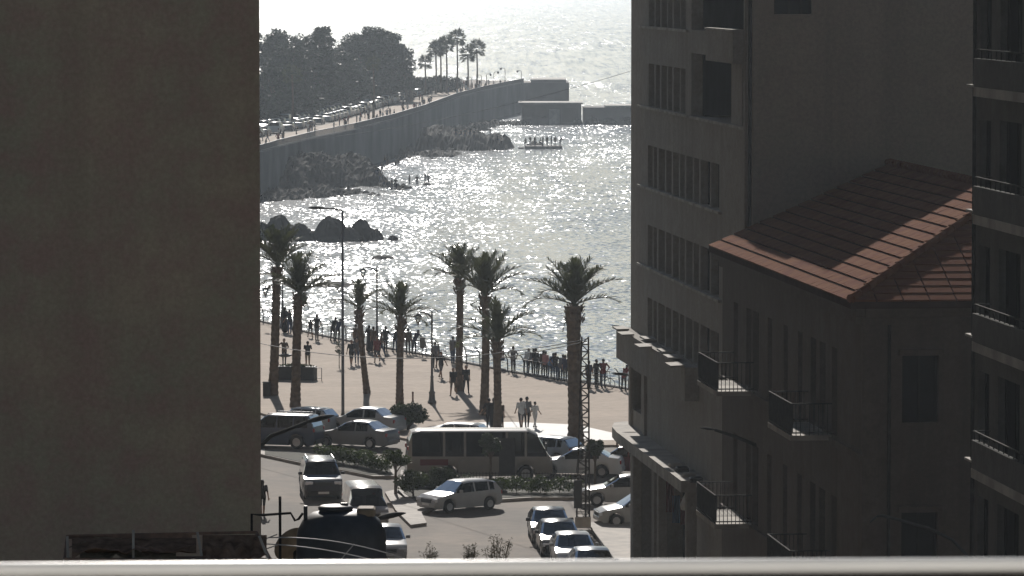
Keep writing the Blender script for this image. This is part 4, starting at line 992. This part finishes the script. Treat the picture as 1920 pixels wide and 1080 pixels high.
def cable(label, a, b_, sag, r=.02):
    p = thing('overhead_cable', label, 'cable', a); mb = MB(); d = b_-a; mb.tube([d*(k/14) - Vector((0,0,4*sag*(k/14)*(1-k/14))) for k in range(15)], r, 5); mb.build('strand', M['cable'], p)
pt = A(1100,636,G(1093,988,.15).y)
cable('overhead cable running left from the pylon top past the palms', pt, A(470,640,258), .9, .02)
cable('dark cable drooping along the railing to the pylon', pt + Vector((0,0,-.1)), A(900,678,300), .05, .022)
cable('thin cable crossing the bay below the far sea wall', A(1200,128,420), A(470,270,520), 1.2, .018)
# plaza furniture
b_ = G(555,712,PZ); p = thing('planter_bench', 'long dark planter box with clipped top behind the left palms', 'planter', b_, R(-14))
mb = MB(); mb.bbox(-1.2,1.25,-.45,.45,0.0,.85,.04); mb.build('box', M['trim'], p); mb = MB(); leaves(mb, (0,0,.88), (1.2,.42,.12), 900, .06, 0, random.Random(5)); mb.build('plants', M['leaf'], p)
mb = MB(); 
for a_, c_ in (((1.3,-.3,0),(1.3,-.3,.8)),((1.75,-.3,0),(1.75,-.3,.8)),((1.3,-.3,.8),(1.75,-.3,.8)),((1.3,-.3,.15),(1.75,-.3,.15))): mb.bar(a_, c_, .035, .035)
mb.build('hoop_rail', M['rail_grey'], p)
b_ = G(500,742,PZ); p = thing('litter_bin', 'dark square litter bin left of the leftmost palm trunk', 'bin', b_); mb = MB(); mb.bbox(-.22,.22,-.2,.2,0,.78,.04); mb.build('box', M['trim'], p); mb = MB(); mb.bbox(-.24,.24,-.22,.22,.781,.84,.02); mb.build('lid', M['iron'], p)
b_ = G(536,684,PZ) + Vector((0,-1.0,0)); p = thing('vendor_table', 'round-topped dark vendor table in front of the person shading eyes', 'table', b_); mb = MB(); mb.lathe([(.05,.62),(.28,.60),(.47,.68),(.50,.72),(.42,.76),(.1,.80)], 18); mb.build('table_top', M['trim'], p, True); mb = MB(); mb.tube([(0,0,0),(0,0,.62)], .03, 6); mb.lathe([(.25,0),(.25,.03),(.04,.06)], 12); mb.build('leg', M['iron'], p)
b_ = G(792,671,PZ); p = thing('notice_board', 'small dark notice board on a thin post by the railing', 'board', b_); mb = MB(); mb.tube([(0,0,0),(0,0,.8)], .03, 6); mb.build('post', M['iron'], p); mb = MB(); mb.bbox(-.17,.17,-.03,.03,.62,1.35,.015); mb.build('panel', M['rail_grey'], p)
for x, y, lab in ((774,753,'short iron bollard between the shrub and the ornate lamp'),(1157,838,'short bollard behind the dark red car'),(1178,842,'bollard beside the canopy tip')):
    p = thing('bollard', lab, 'bollard', G(x,y,PZ), 0, 'bollards on the plaza'); mb = MB(); mb.lathe([(.075,0),(.075,.04),(.055,.06),(.05,.48),(.065,.5),(.06,.56),(.02,.6)], 10); mb.build('shaft', M['rust'], p, True)
b_ = G(1195,1052,.15); p = thing('shop_sign', 'dark square sign on a thin post at the pavement by the column', 'sign', b_); hh = A(1195,950,b_.y).z-.15
mb = MB(); mb.tube([(0,0,0),(0,0,hh)], .035, 6); mb.build('post', M['iron'], p); mb = MB(); mb.bbox(0,.38,-.06,.06,hh-.95,hh,.02); mb.build('panel', M['rust'], p); mb = MB(); mb.bbox(.05,.42,-.05,.05,hh-1.35,hh-.97,.02); mb.build('lower_panel', M['concrete'], p)
# goods hanging under the arcade
for x, y, c_, w_, h_, lab in ((1256,930,'red',.3,1.3,'red cloth hanging at the shop front under the canopy'),(1268,955,'blue',.3,1.1,'blue cloth hanging beside the red one under the canopy'),(1282,960,'red',.25,1.0,'dark red cloth behind the white parasol under the canopy')):
    q = A(x,y,190); p = thing('hanging_cloth', lab, 'cloth', q, ROT); mb = MB(); n = 8
    mb.add([(w_*(k/n-.5), .04*math.sin(k*2.1), z) for z in (h_/2,-h_/2) for k in range(n+1)] + [(w_*(k/n-.5), .04*math.sin(k*2.1)+.015, z) for z in (h_/2,-h_/2) for k in range(n+1)],
           [(k,k+1,n+2+k,n+1+k) for k in range(n)] + [(2*n+2+k+n+1,2*n+2+k+n+2,2*n+2+k+1,2*n+2+k) for k in range(n)]); mb.build('fabric', CLOTH[c_], p)
p = thing('parasol', 'closed white parasol at the shop front under the canopy', 'parasol', A(1292,1100,186)); p.location.z = 0; z_ = A(0,920,186).z
mb = MB(); mb.tube([(0,0,0),(0,0,z_+.1)], .03, 6); mb.build('pole', M['iron'], p); mb = MB(); mb.lathe([(.32,z_-.75),(.36,z_-.55),(.22,z_-.2),(.03,z_+.05)], 10); mb.build('canopy', CLOTH['white'], p)
# bicycle
b_ = G(1128,730,PZ); p = thing('bicycle', 'bicycle held at the railing beside the person in red', 'bicycle', b_, R(-20))
for x in (-.52, .52):
    mb = MB(); mb.tube([(x+.33*math.cos(a*math.pi/10),0,.34+.33*math.sin(a*math.pi/10)) for a in range(21)], .02, 6)
    for k in range(6): a = k*math.pi/3; mb.bar((x,0,.34),(x+.33*math.cos(a),0,.34+.33*math.sin(a)),.006,.006)
    mb.build('wheel', M['rubber'], p)
mb = MB()
for a_, c_ in (((-.52,0,.34),(-.15,0,.34)),((-.15,0,.34),(-.25,0,.85)),((-.15,0,.34),(.35,0,.8)),((-.25,0,.8),(.35,0,.8)),((-.52,0,.34),(-.24,0,.78)),((.52,0,.34),(.33,0,.95))): mb.tube([a_,c_], .018, 6)
mb.build('frame', M['iron'], p); mb = MB(); mb.tube([(.33,-.25,1.0),(.35,0,.96),(.33,.25,1.0)], .014, 6); mb.build('handlebar', M['iron'], p); mb = MB(); mb.bbox(-.38,-.14,-.07,.07,.86,.91,.02); mb.build('saddle', M['trim'], p)

# ------------------------------------------------------------------ far point: bastion pavilion, lamps, street furniture
b_ = G(978,232,SEA); s_ = b_.y/F
p = thing('seaside_pavilion', 'flat-roofed seaside pavilion with pale roof slab on the water', 'building', b_)
L_ = 112*s_; zr = A(0,192,b_.y).z - SEA
mb = MB(); facade(mb, PY, 0, L_, -.6, zr-.3, 0, .5, [(4*s_,20*s_,1.0,3.3),(26*s_,46*s_,1.3,3.4),(76*s_,106*s_,.3,3.2)]); mb.box(0,L_,3.5,9,-.6,zr-.35); mb.build('wall', M['seawall'], p)
mb = MB(); mb.box(-6*s_,L_+3*s_,-1.6,10,zr-.3,zr); mb.build('roof', M['concrete'], p)
mb = MB(); mb.box(52*s_,72*s_,-.5,-.005,-.6,3.0); mb.build('porch', M['concrete'], p)
p2 = thing('bathing_deck', 'low concrete bathing deck right of the seaside pavilion', 'deck', b_ + Vector((116*s_,1,0)))
mb = MB(); mb.box(0,110*s_,0,14,-1,3.3); mb.build('deck', M['seawall'], p2); mb = MB(); mb.box(40*s_,112*s_,-2,10,3.5,3.75); mb.build('awning', M['concrete'], p2)
mb = MB()
for k in range(8): mb.bar(((42+k*9)*s_,-1.8,3.3),((42+k*9)*s_,-1.8,3.5),.15,.15)
mb.build('awning_posts', M['concrete'], p2)['kind'] = 'stuff'
for k, (x, w_, h_) in enumerate(((-6,16,.7),(20,24,.8),(52,26,.7),(84,26,.9))):
    o = link('boulder', BM[k % 4]); o.location = (b_.x+(112+x)*s_, b_.y-2, SEA); o.scale = (w_*s_*.55, 1.6, h_*1.6); tag(o, ('jagged rock beside the pavilion steps','broad low rock under the bathing deck','dark rock in the middle of the bathing deck front','last low rock before the tower edge')[k], 'rock')
p = thing('bastion', 'square stone bastion at the end of the far promenade', 'wall', (bast[0].x,bast[0].y,0))
mb = MB(); mb.box(-8.5,-.7,.8,20,.0,.9); mb.build('parapet_block', M['seawall'], p); mb = MB(); mb.box(-8.6,-.6,.7,20.1,.901,1.05); mb.build('coping', M['concrete'], p)
for k, (x, yb, yt, s) in enumerate(((868,172,148,-1),(884,172,144,-1),(912,168,138,1),(947,162,127,-1),(978,160,132,-1),(903,170,140,-1),(926,166,134,1))):
    q = G(x,yb,PZ); hh = A(0,yt,q.y).z - PZ; p = thing('promenade_lamp', 'thin lamp post standing on the far promenade near the point', 'street lamp', q, 0, 'lamp posts near the point')
    mb = MB(); mb.tube([(0,0,0),(0,0,hh*.9),(s*.2,0,hh*.97),(s*.9,0,hh)], [.08,.06,.05,.04], 6); mb.build('post', M['lamp_grey'], p); mb = MB(); mb.lathe([(.05,0),(.25,-.12),(.22,-.35),(.06,-.5)], 8, (s*.9,0,hh)); mb.build('lantern', M['lamp_grey'], p)

# ------------------------------------------------------------------ vehicles
def lin(t, x):
    for (a, u), (b, v) in zip(t, t[1:]):
        if x <= b: return u + (v-u)*(x-a)/(b-a) if b > a else v
    return t[-1][1]
CARS = {
 'sedan': dict(L=4.5, W=1.76, top=[(0,.58),(.06,.68),(.35,.80),(1.25,.95),(1.98,1.38),(2.3,1.44),(2.8,1.45),(3.25,1.40),(3.85,1.06),(4.35,1.0),(4.46,.86),(4.5,.70)], belt=[(0,.56),(.06,.66),(.35,.78),(1.25,.91),(3.85,.97),(4.35,.96),(4.46,.84),(4.5,.68)], ws=(1.25,1.98), rw=(3.25,3.85), bp=(2.62,), wheels=(.86,3.5), r=.31),
 'hatch': dict(L=4.0, W=1.68, top=[(0,.58),(.06,.70),(.35,.82),(1.05,.95),(1.7,1.38),(2.1,1.43),(3.3,1.40),(3.6,1.33),(3.9,.98),(3.97,.82),(4.0,.66)], belt=[(0,.56),(.06,.68),(.35,.80),(1.05,.91),(3.9,.96),(3.97,.80),(4.0,.64)], ws=(1.05,1.7), rw=(3.55,3.9), bp=(2.3,3.15), wheels=(.78,3.2), r=.30),
 'suv': dict(L=4.75, W=1.88, top=[(0,.78),(.06,.95),(.3,1.06),(1.25,1.16),(1.85,1.72),(2.1,1.80),(4.2,1.80),(4.4,1.74),(4.66,1.2),(4.72,.95),(4.75,.8)], belt=[(0,.76),(.06,.93),(.3,1.04),(1.25,1.12),(4.66,1.16),(4.72,.93),(4.75,.78)], ws=(1.25,1.85), rw=(4.35,4.66), bp=(2.6,3.55), wheels=(.95,3.75), r=.38),
 'van': dict(L=4.7, W=1.78, top=[(0,.70),(.06,.85),(.3,.98),(.75,1.08),(1.55,1.82),(1.9,1.90),(4.3,1.90),(4.5,1.84),(4.66,1.15),(4.7,.8)], belt=[(0,.68),(.06,.83),(.3,.96),(.75,1.05),(4.66,1.1),(4.7,.78)], ws=(.75,1.55), rw=(4.48,4.66), bp=(2.2,3.4), wheels=(.8,3.55), r=.32),
 'bus': dict(L=7.3, W=2.08, top=[(0,.9),(.05,1.15),(.18,1.28),(.75,2.35),(1.2,2.55),(6.7,2.6),(7.05,2.5),(7.2,2.1),(7.27,1.2),(7.3,.8)], belt=[(0,.88),(.05,1.13),(.18,1.25),(7.2,1.32),(7.27,1.18),(7.3,.78)], ws=(.18,.75), rw=(7.05,7.2), bp=(1.35,2.3,3.35,4.4,5.45), wheels=(1.35,5.2), r=.40),
}
def shell(kind):
    c = CARS[kind]; L, W, r = c['L'], c['W'], c['r']; gb = .20 if kind != 'bus' else .28
    xs = {0.0, .03, .06, .18, L-.03, L-.06, L-.18, L}
    xs |= {a for a, _ in c['top']} | {a for a, _ in c['belt']} | set(c['ws']) | set(c['rw'])
    pill = [c['ws'][0]+.28*(c['ws'][1]-c['ws'][0])] ; pw = .045 if kind != 'bus' else .06
    for b_ in c['bp']: xs |= {b_-pw, b_+pw}
    for wx in c['wheels']:
        R_ = r+.075
        for k in range(9): xs.add(wx - R_*math.cos(math.pi*k/8))
    q = L*0; 
    while q < L: xs.add(q); q += .3
    xs = sorted(xs); xs = [x for i, x in enumerate(xs) if i == 0 or x-xs[i-1] > .008]
    rows = []
    for x in xs:
        zt, zb = lin(c['top'], x), lin(c['belt'], x); zl = gb + (.12 if x < .1 or x > L-.1 else 0)
        for wx in c['wheels']:
            d = abs(x-wx)
            if d < r+.07: zl = max(zl, r + math.sqrt(max(0, (r+.07)**2-d*d))*.98)
        e = min(x, L-x); k = 1 - (.16 if kind != 'bus' else .10)*max(0, 1-e/.45)**2; w_ = W/2*k
        g = max(0, min(1, (zt-zb)/.45)); wt = w_*(1 - .19*g if kind != 'bus' else 1-.07*g); zl = min(zl, zb-.06)
        dz = .05*g+.004
        rows.append([(w_*.93,zl),(w_,zl+.3*(zb-zl)),(w_*1.0,zl+.72*(zb-zl)),(w_*.965,zb),(wt,zt-dz-.012),(wt*.86,zt),(0,zt+.02*g+.004)])
    body, wsg, rwg, sides = MB(), MB(), MB(), {}
    def put(mb, x0, x1, p, q, p2, q2, s): mb.add([(s*p[0],L/2-x0,p[1]),(s*q[0],L/2-x0,q[1]),(s*q2[0],L/2-x1,q2[1]),(s*p2[0],L/2-x1,p2[1])], [(0,1,2,3) if s < 0 else (3,2,1,0)])
    ed = [c['ws'][0]+.30*(c['ws'][1]-c['ws'][0])] + [v for b_ in c['bp'] for v in (b_-pw, b_+pw)] + [c['rw'][0]+(.10 if kind == 'sedan' else -.05)]
    for i in range(len(xs)-1):
        x0, x1 = xs[i], xs[i+1]; m_ = (x0+x1)/2; A_, B_ = rows[i], rows[i+1]
        for s in (-1, 1):
            for j in range(6):
                tgt = body
                if j in (4, 5) and c['ws'][0] < m_ < c['ws'][1] and (j == 5 or True): tgt = wsg
                if j in (4, 5) and c['rw'][0] < m_ < c['rw'][1]: tgt = rwg
                if j == 3:
                    for k in range(0, len(ed), 2):
                        if ed[k] < m_ < ed[k+1]: tgt = sides.setdefault((k, s), MB())
                if j == 3 and kind != 'sedan' and m_ > c['rw'][0]: tgt = body
                put(tgt, x0, x1, A_[j], A_[j+1], B_[j], B_[j+1], s)
        body.add([(-A_[0][0],L/2-x0,A_[0][1]),(A_[0][0],L/2-x0,A_[0][1]),(B_[0][0],L/2-x1,B_[0][1]),(-B_[0][0],L/2-x1,B_[0][1])], [(0,1,2,3)])
    for r_, x in ((rows[0],0),(rows[-1],L)): body.add([(s*p[0],L/2-x,p[1]) for s, seq in ((1,r_),(-1,r_[::-1])) for p in seq], [tuple(range(14))])
    return body, wsg, rwg, sides
def sharp(me):
    import bmesh
    bm = bmesh.new(); bm.from_mesh(me); bmesh.ops.remove_doubles(bm, verts=bm.verts, dist=.002); bmesh.ops.recalc_face_normals(bm, faces=bm.faces); bm.to_mesh(me); bm.free()
    me.set_sharp_from_angle(angle=R(38)); return me
SH = {}
WH = {}
def wheel_meshes(r):
    if r not in WH:
        a = MB(); a.lathe([(r*.62,-.10),(r*.95,-.10),(r,-.07),(r,.07),(r*.95,.10),(r*.62,.10)], 20, axis='x')
        b_ = MB(); b_.lathe([(r*.60,-.105),(r*.3,-.075),(r*.12,-.085),(.02,-.085)], 14, axis='x'); b_.lathe([(.02,.085),(r*.12,.085),(r*.3,.075),(r*.60,.105)], 14, axis='x')
        WH[r] = (a.mesh('wheel', M['rubber'], True), b_.mesh('rim', M['alloy']))
    return WH[r]
def car(kind, paint, p, head, label, group=None, name='parked_car', cat='car'):
    if kind not in SH:
        b_, w_, rw, sd_ = shell(kind); SH[kind] = (sharp(b_.mesh('body', PAINT['grey'], True)), w_.mesh('windscreen', M['glass_car']), rw.mesh('rear_window', M['glass_car']), {k: v.mesh('side_window', M['glass_car']) for k, v in sd_.items()})
    c = CARS[kind]; L, W, r = c['L'], c['W'], c['r']; bm, wm, rm, sdm = SH[kind]
    t_ = thing(name, label, cat, p, head, group)
    o = link('body', bm, t_); o.material_slots[0].link = 'OBJECT'; o.material_slots[0].material = PAINT[paint]; bd = o
    link('windscreen', wm, t_); link('rear_window', rm, t_)
    for k, v in sdm.items(): link('side_window', v, t_)
    wa, wb = wheel_meshes(r)
    for wx in c['wheels']:
        for s in (-1, 1): o = link('wheel', wa, t_); o.location = (s*(W/2-.12), L/2-wx, r); link('rim', wb, o)
    zf, zr = lin(c['top'],.1), lin(c['top'],L-.08)
    for s in (-1, 1):
        f = MB(); f.bbox(s*W*.37-.19,s*W*.37+.19,L/2-.13,L/2-.015,zf-.17,zf-.01,.03); f.build('headlight', M['lens'], t_)
        f = MB(); f.bbox(s*W*.40-.10,s*W*.40+.10,-L/2+.015,-L/2+.10,zr-.22,zr-.03,.03); f.build('taillight', M['tail'], t_)
        if kind != 'bus':
            f = MB(); x = c['ws'][0]+.35; zb = lin(c['belt'],x); f.bbox(s*(W/2+.09)-.10,s*(W/2+.09)+.10,L/2-x-.05,L/2-x+.07,zb+.02,zb+.16,.03); f.build('mirror', PAINT[paint], t_)
    f = MB(); f.bbox(-W*.24,W*.24,L/2-.05,L/2+.012,zf-.22,zf-.05,.02); f.build('grille', M['trim'], t_)
    f = MB(); f.bbox(-W*.42,W*.42,L/2-.10,L/2+.035,.28,.50,.04); f.build('bumper', M['trim'] if kind in ('suv','bus') else PAINT[paint], t_)
    f = MB(); f.bbox(-W*.42,W*.42,-L/2-.035,-L/2+.10,.30,.52,.04); f.build('bumper', M['trim'] if kind in ('suv','bus') else PAINT[paint], t_)
    f = MB(); f.box(-.26,.26,L/2+.036,L/2+.045,.36,.47); f.build('number_plate', M['plate'], t_)
    if kind in ('sedan','hatch','suv','van'):
        f = MB()
        for s in (-1, 1):
            for y in (L/2-c['ws'][1]-.45, L/2-c['ws'][1]-1.4): f.bbox(s*.38-.24,s*.38+.24,y-.12,y,.55,lin(c['belt'],2)+.30,.05); 
        f.build('seats', M['trim'], t_)['kind'] = 'stuff'
    if kind == 'suv':
        for s in (-1, 1): f = MB(); f.tube([(s*.64,L/2-2.0,1.80),(s*.64,L/2-2.1,1.87),(s*.64,L/2-4.1,1.87),(s*.64,L/2-4.2,1.80)], .022, 6); f.build('roof_rail', M['alloy'], t_)
    return t_
LFT = R(90)
cl = [('suv','navy',(522,838),R(72),'dark navy off-road car parked at the left, rear towards the shrub','parked_car'),
 ('hatch','silver',(566,811),R(68),'pale silver car parked behind the dark navy off-road car','parked_car'),
 ('sedan','grey',(668,838),R(64),'grey saloon with red tail light parked nose left beside the hedge','parked_car'),
 ('sedan','silver',(682,812),R(66),'silver saloon parked just behind the grey saloon','parked_car'),
 ('suv','dark',(601,930),R(186),'dark off-road car with roof rails driving towards the viewer','moving_car'),
 ('van','beige',(684,986),R(188),'pale minivan half hidden behind the black water tank','moving_car'),
 ('sedan','silver',(722,1046),R(184),'silver car at the right of the black water tank','moving_car'),
 ('hatch','silver',(862,956),R(128),'silver hatchback turning left in front of the hedge','moving_car'),
 ('sedan','dark',(1029,1012),R(183),'dark saloon, farthest of the four parked nose to tail','parked_car'),
 ('sedan','black',(1046,1036),R(184),'black saloon, second of the four parked nose to tail','parked_car'),
 ('sedan','white',(1074,1061),R(184),'white saloon, third of the four parked nose to tail','parked_car'),
 ('sedan','bluegrey',(1110,1092),R(185),'nearest of the four parked cars, only its roof showing above the handrail','parked_car'),
 ('sedan','silver',(1172,946),R(92),'silver saloon side-on, passing behind the shop column','moving_car'),
 ('hatch','silver',(1198,984),R(100),'silver car nose poking out left of the shop column','moving_car'),
 ('sedan','white',(1086,892),R(82),'white saloon parked behind the lattice pylon','parked_car'),
 ('hatch','maroon',(1176,888),R(72),'dark red hatchback under the canopy tip','parked_car'),
 ('hatch','white',(848,842),R(76),'white car whose roof shows above the bus','parked_car'),
 ('hatch','bluegrey',(1020,868),R(60),'blue-grey car just ahead of the bus windscreen','parked_car')]
for kind, paint, (x, y), hd_, lab, nme in cl:
    car(kind, paint, G(x, y, 0), hd_, lab, 'cars around the plaza', nme)
bus = car('bus', 'beige', G(897,900,0), R(-85), 'cream minibus standing side-on behind the hedge', None, 'minibus', 'bus')
mb = MB(); mb.bar((1.045,-3.0,1.02),(1.045,-1.6,1.02),.01,.30); mb.build('side_stripe', PAINT['maroon'], bus)
mb = MB(); mb.bbox(1.03,1.052,.95,1.75,.35,2.2,.005); mb.build('door', M['trim'], bus)
mb = MB(); mb.bbox(1.1,1.35,3.25,3.35,1.55,1.95,.03); mb.bar((1.0,3.3,2.0),(1.25,3.3,1.9),.03,.03); mb.build('mirror', M['trim'], bus)
for y in (-2.9,-1.4,.2): mb = MB(); mb.box(.80,.82,y,y+.35,1.4,2.2); mb.build('curtain', CLOTH['grey'], bus)
# far parked and moving cars: one small mesh each
FCM = {}
for kind in ('sedan','hatch','suv'):
    b_, w_, rw, sd_ = shell(kind); al = MB(); al.v, al.f, al.m = list(b_.v), list(b_.f), [0]*len(b_.f); al.mi = 1
    for q in [w_, rw] + list(sd_.values()): al.add(q.v, q.f)
    c = CARS[kind]; al.mi = 2
    for wx in c['wheels']:
        for s in (-1, 1): al.lathe([(c['r'],-.1),(c['r'],.1)], 12, (s*(c['W']/2-.12), c['L']/2-wx, c['r']), 'x')
    FCM[kind] = sharp(al.mesh('far_car', [PAINT['grey'], M['glass_car'], M['rubber']], True))
rs = random.Random(9)
for row, (dn, lab) in enumerate(((11.2,'car in the kerbside row on the far corniche road'),(16.0,'car in the landward row on the far corniche road'))):
    ln = off(far, dn); tot = sum((b-a).length for a, b in zip(ln, ln[1:])); n = int(tot*.82/5.6)
    for k in range(n):
        if rs.random() < .12: continue
        t_ = (k+.5)*5.6/tot; i = 0; d_ = t_*tot
        while i < len(ln)-2 and d_ > (ln[i+1]-ln[i]).length: d_ -= (ln[i+1]-ln[i]).length; i += 1
        u = (ln[i+1]-ln[i]).normalized(); q = ln[i] + u*d_
        o = link('far_car', FCM[rs.choice(('sedan','sedan','hatch','suv'))]); o.location = (q.x,q.y,.0); o.rotation_euler = (0,0,math.atan2(-u.x,u.y) + (math.pi if row else 0)); 
        o.material_slots[0].link = 'OBJECT'; o.material_slots[0].material = PAINT[rs.choice(('silver','white','dark','grey','navy','white','silver'))]
        tag(o, lab, 'car', 'kerbside cars on the far road' if row == 0 else 'landward cars on the far road')

# ------------------------------------------------------------------ near roof below the terrace: tank, dish, awning frame, wires
RFZ = 14.0
nr = thing('low_roof_building', 'flat roof just above the handrail carrying the water tank', 'building', (0,0,0))
mb = MB(); mb.box(-14,1.5,68,91,0,RFZ-.25); mb.build('wall', M['block'], nr); mb = MB(); mb.box(-14.2,1.7,67.8,91.2,RFZ-.249,RFZ); mb.build('roof', M['concrete'], nr)
p = thing('water_tank', 'big black plastic water tank on the low roof', 'water tank', Vector((A(640,1000,84).x, 84, RFZ)))
zt = A(0,948,84).z - RFZ; r_ = .79
mb = MB(); mb.lathe([(r_*.97,0),(r_,.08)] + [v for k in range(5) for v in ((r_,.1+k*.27),(r_*1.02,.13+k*.27),(r_*1.02,.19+k*.27),(r_,.22+k*.27))] + [(r_,zt-.55),(r_*.97,zt-.42),(r_*.86,zt-.25),(r_*.66,zt-.13),(r_*.42,zt-.085),(.28,zt-.08)], 36); mb.build('body', M['tank'], p, True)
mb = MB(); mb.lathe([(.30,zt-.08),(.31,zt-.03),(.27,zt),(.1,zt+.02)], 24, (-.1,0,0)); lid = mb.build('lid', M['tank'], p, True); mb = MB(); mb.bbox(-.02,.12,-.05,.05,zt+.005,zt+.05,.015); mb.build('handle', M['tank'], lid)
mb = MB(); mb.tube([(-.62,-.2,zt-.25),(-.62,-.2,zt+.02)], .035, 6); mb.build('float_valve', M['tank'], p)
mb = MB(); mb.bbox(.28,.6,-.3,.2,zt-.16,zt-.02,.03); mb.build('filler_neck', M['dish'], p)
q = A(540,1038,86.5); p = thing('satellite_dish', 'brownish satellite dish half hidden behind the left of the black tank', 'satellite dish', (q.x,86.5,RFZ))
mb = MB(); prof = []
mb.lathe([(.005,.0),(.15,.015),(.3,.05),(.44,.10),(.45,.11),(.3,.065),(.15,.03),(.01,.012)], 24); o = mb.build('reflector', M['dish'], p, True); o.location = (.12,0,A(0,1026,86.5).z-RFZ); o.rotation_euler = (R(-62),R(8),R(38)); o.scale = (.82,.82,.82)
mb = MB(); mb.tube([(.12,.08,0),(.12,.08,A(0,1030,86.5).z-RFZ)], .03, 6); mb.build('mast', M['iron'], p)
p = thing('roof_pipe', 'bent iron pipe with upright standing left of the black tank', 'pipe', (A(525,1000,85).x,85,RFZ)); o0 = p.location
mb = MB(); mb.tube([(0,0,0), A(525,931,85)-o0], .025, 6); mb.build('upright', M['iron'], p)
mb = MB(); mb.tube([A(v[0],v[1],85)-o0 for v in ((472,1000),(472,964),(490,966),(545,962),(553,976),(560,973),(568,962))], .022, 6); mb.build('cross_pipe', M['iron'], p)
# awning frame
Y_ = 80.0; q = A(315,1060,Y_); p = thing('awning_frame', 'rusty collapsed awning frame with torn tarpaulin at lower left', 'awning frame', (q.x,Y_,RFZ)); o0 = p.location
def AF(x, y, dy=0): return A(x, y, Y_+dy) - o0
mb = MB()
for a_, c_ in ((AF(126,1005,.5),AF(480,998,.5)),(AF(120,1048,-.5),AF(500,1052,-.5)),(AF(126,1005,.5),AF(120,1060,-.5)),(AF(480,998,.5),AF(512,1060,-.5)),(AF(126,1008,.5),AF(360,1006,.5))): mb.bar(a_, c_, .045, .045)
mb.build('frame', M['rust'], p)['kind'] = 'stuff'
for a_, c_ in (((250,994),(250,1052)),((370,998),(378,1042)),((486,1005),(508,1060)),((126,1006),(128,1052))): mb = MB(); mb.bar(AF(*a_,-.3), AF(*c_,-.3), .05, .04); mb.build('strut', M['frame'], p)
def tarp(x0, x1, yt, yb, seed, mt):
    mb = MB(); n, k_ = 16, 6; vs = []
    for j in range(k_+1):
        for i in range(n+1):
            x = x0+(x1-x0)*i/n; y = yt+(yb-yt)*j/k_ + 20*noise.noise(Vector((i*.55,j*.4,seed)))*j/k_; vs.append(AF(x, y, .45-.9*j/k_+.12*noise.noise(Vector((i*.5,j*.5,seed+9)))))
    mb.add(vs, [(j*(n+1)+i,j*(n+1)+i+1,(j+1)*(n+1)+i+1,(j+1)*(n+1)+i) for j in range(k_) for i in range(n)]); o = mb.build('tarpaulin', mt, p); o.modifiers.new('thick','SOLIDIFY').thickness = .01
tarp(135,368,1010,1040,1,M['tarp2']); tarp(150,330,1030,1050,6,M['tarp1']); tarp(380,500,1004,1050,2,M['tarp2']); tarp(395,470,1024,1056,8,M['rust']); tarp(228,480,1044,1062,3,M['rust'])
rn = random.Random(91)
for k in range(14):
    x = rn.uniform(130,500); y = rn.uniform(1008,1050); mb = MB(); mb.bar(AF(x,y,rn.uniform(-.6,.3)), AF(x+rn.uniform(-60,60), y+rn.uniform(-14,16), rn.uniform(-.6,.3)), .03, .02); mb.build('broken_lath', M['rust'] if k % 2 else M['dry'], p)
for k, (a_, c_, sag, lab) in enumerate((((300,1060),(520,1002),.06,'slack pale wire rising from the awning to the roof edge'),((505,1008),(770,1052),-.12,'pale wire bowed over the black tank, upper one'),((500,1020),(720,1056),-.06,'pale wire across the middle of the black tank'),((360,1062),(520,1022),.04,'short wire beside the torn tarpaulin'),((640,1048),(664,1020),.0,'short diagonal wire in front of the black tank'))):
    a3, c3 = A(*a_,81.5), A(*c_,81.5); w_ = thing('roof_wire', lab, 'wire', a3); d_ = c3-a3; mb = MB(); mb.tube([d_*(i/12)-Vector((0,0,4*sag*(i/12)*(1-i/12))) for i in range(13)], .010, 5); mb.build('strand', M['frame'], w_)
# dry shrubs in pots on the low roof, tops showing over the handrail
for k, (x, yt, sp, lab) in enumerate(((808,1024,.16,'small bare twig tips left of the dry bushes above the handrail'),(880,1020,.12,'thin dry bush in the middle above the handrail'),(930,1008,.30,'widest dry bush showing its bare twigs above the handrail'))):
    q = A(x,1060,86); p = thing('dry_bush', lab, 'bush', (q.x,86,RFZ)); rn = random.Random(k+30); h_ = A(0,yt,86).z-RFZ
    mb = MB(); mb.lathe([(.13,0),(.18,.28),(.19,.3),(.16,.3)], 12); mb.build('pot', M['tile'], p)
    mb = MB(); lf = MB()
    for j in range(26):
        a = rn.uniform(0,6.28); tip = Vector((math.cos(a)*sp*rn.uniform(.2,1), math.sin(a)*sp*rn.uniform(.2,1), h_*rn.uniform(.72,1))); mid = tip*.6+Vector((0,0,h_*.08)); mb.tube([(0,0,.25),mid,tip], [.010,.006,.003], 4)
        for i in range(7):
            s0 = mid.lerp(tip, rn.random()); e = s0 + Vector((rn.uniform(-.08,.08),rn.uniform(-.06,.06),rn.uniform(.02,.09))); mb.tube([s0,e],[.004,.002],3); leaves(lf, e, (.03,.03,.03), 3, .018, 0, rn)
    mb.build('twigs', M['dry'], p); lf.build('foliage', M['dryleaf'], p)

# ------------------------------------------------------------------ haze over land and sea
m = bpy.data.materials.new('sea_haze'); m.use_nodes = True; t = m.node_tree; t.nodes.clear()
o_ = t.nodes.new('ShaderNodeOutputMaterial'); pv = t.nodes.new('ShaderNodeVolumePrincipled')
pv.inputs['Color'].default_value = (.80,.90,1,1); pv.inputs['Density'].default_value = 0.0001; pv.inputs['Anisotropy'].default_value = .55
t.links.new(pv.outputs[0], o_.inputs['Volume'])
mb = MB(); mb.box(-7050,7050,-120,12050,SEA-3,64)
hz = mb.build('haze', m); hz['kind'] = 'stuff'; hz['label'] = 'thin pale haze over the sea and the far shore'
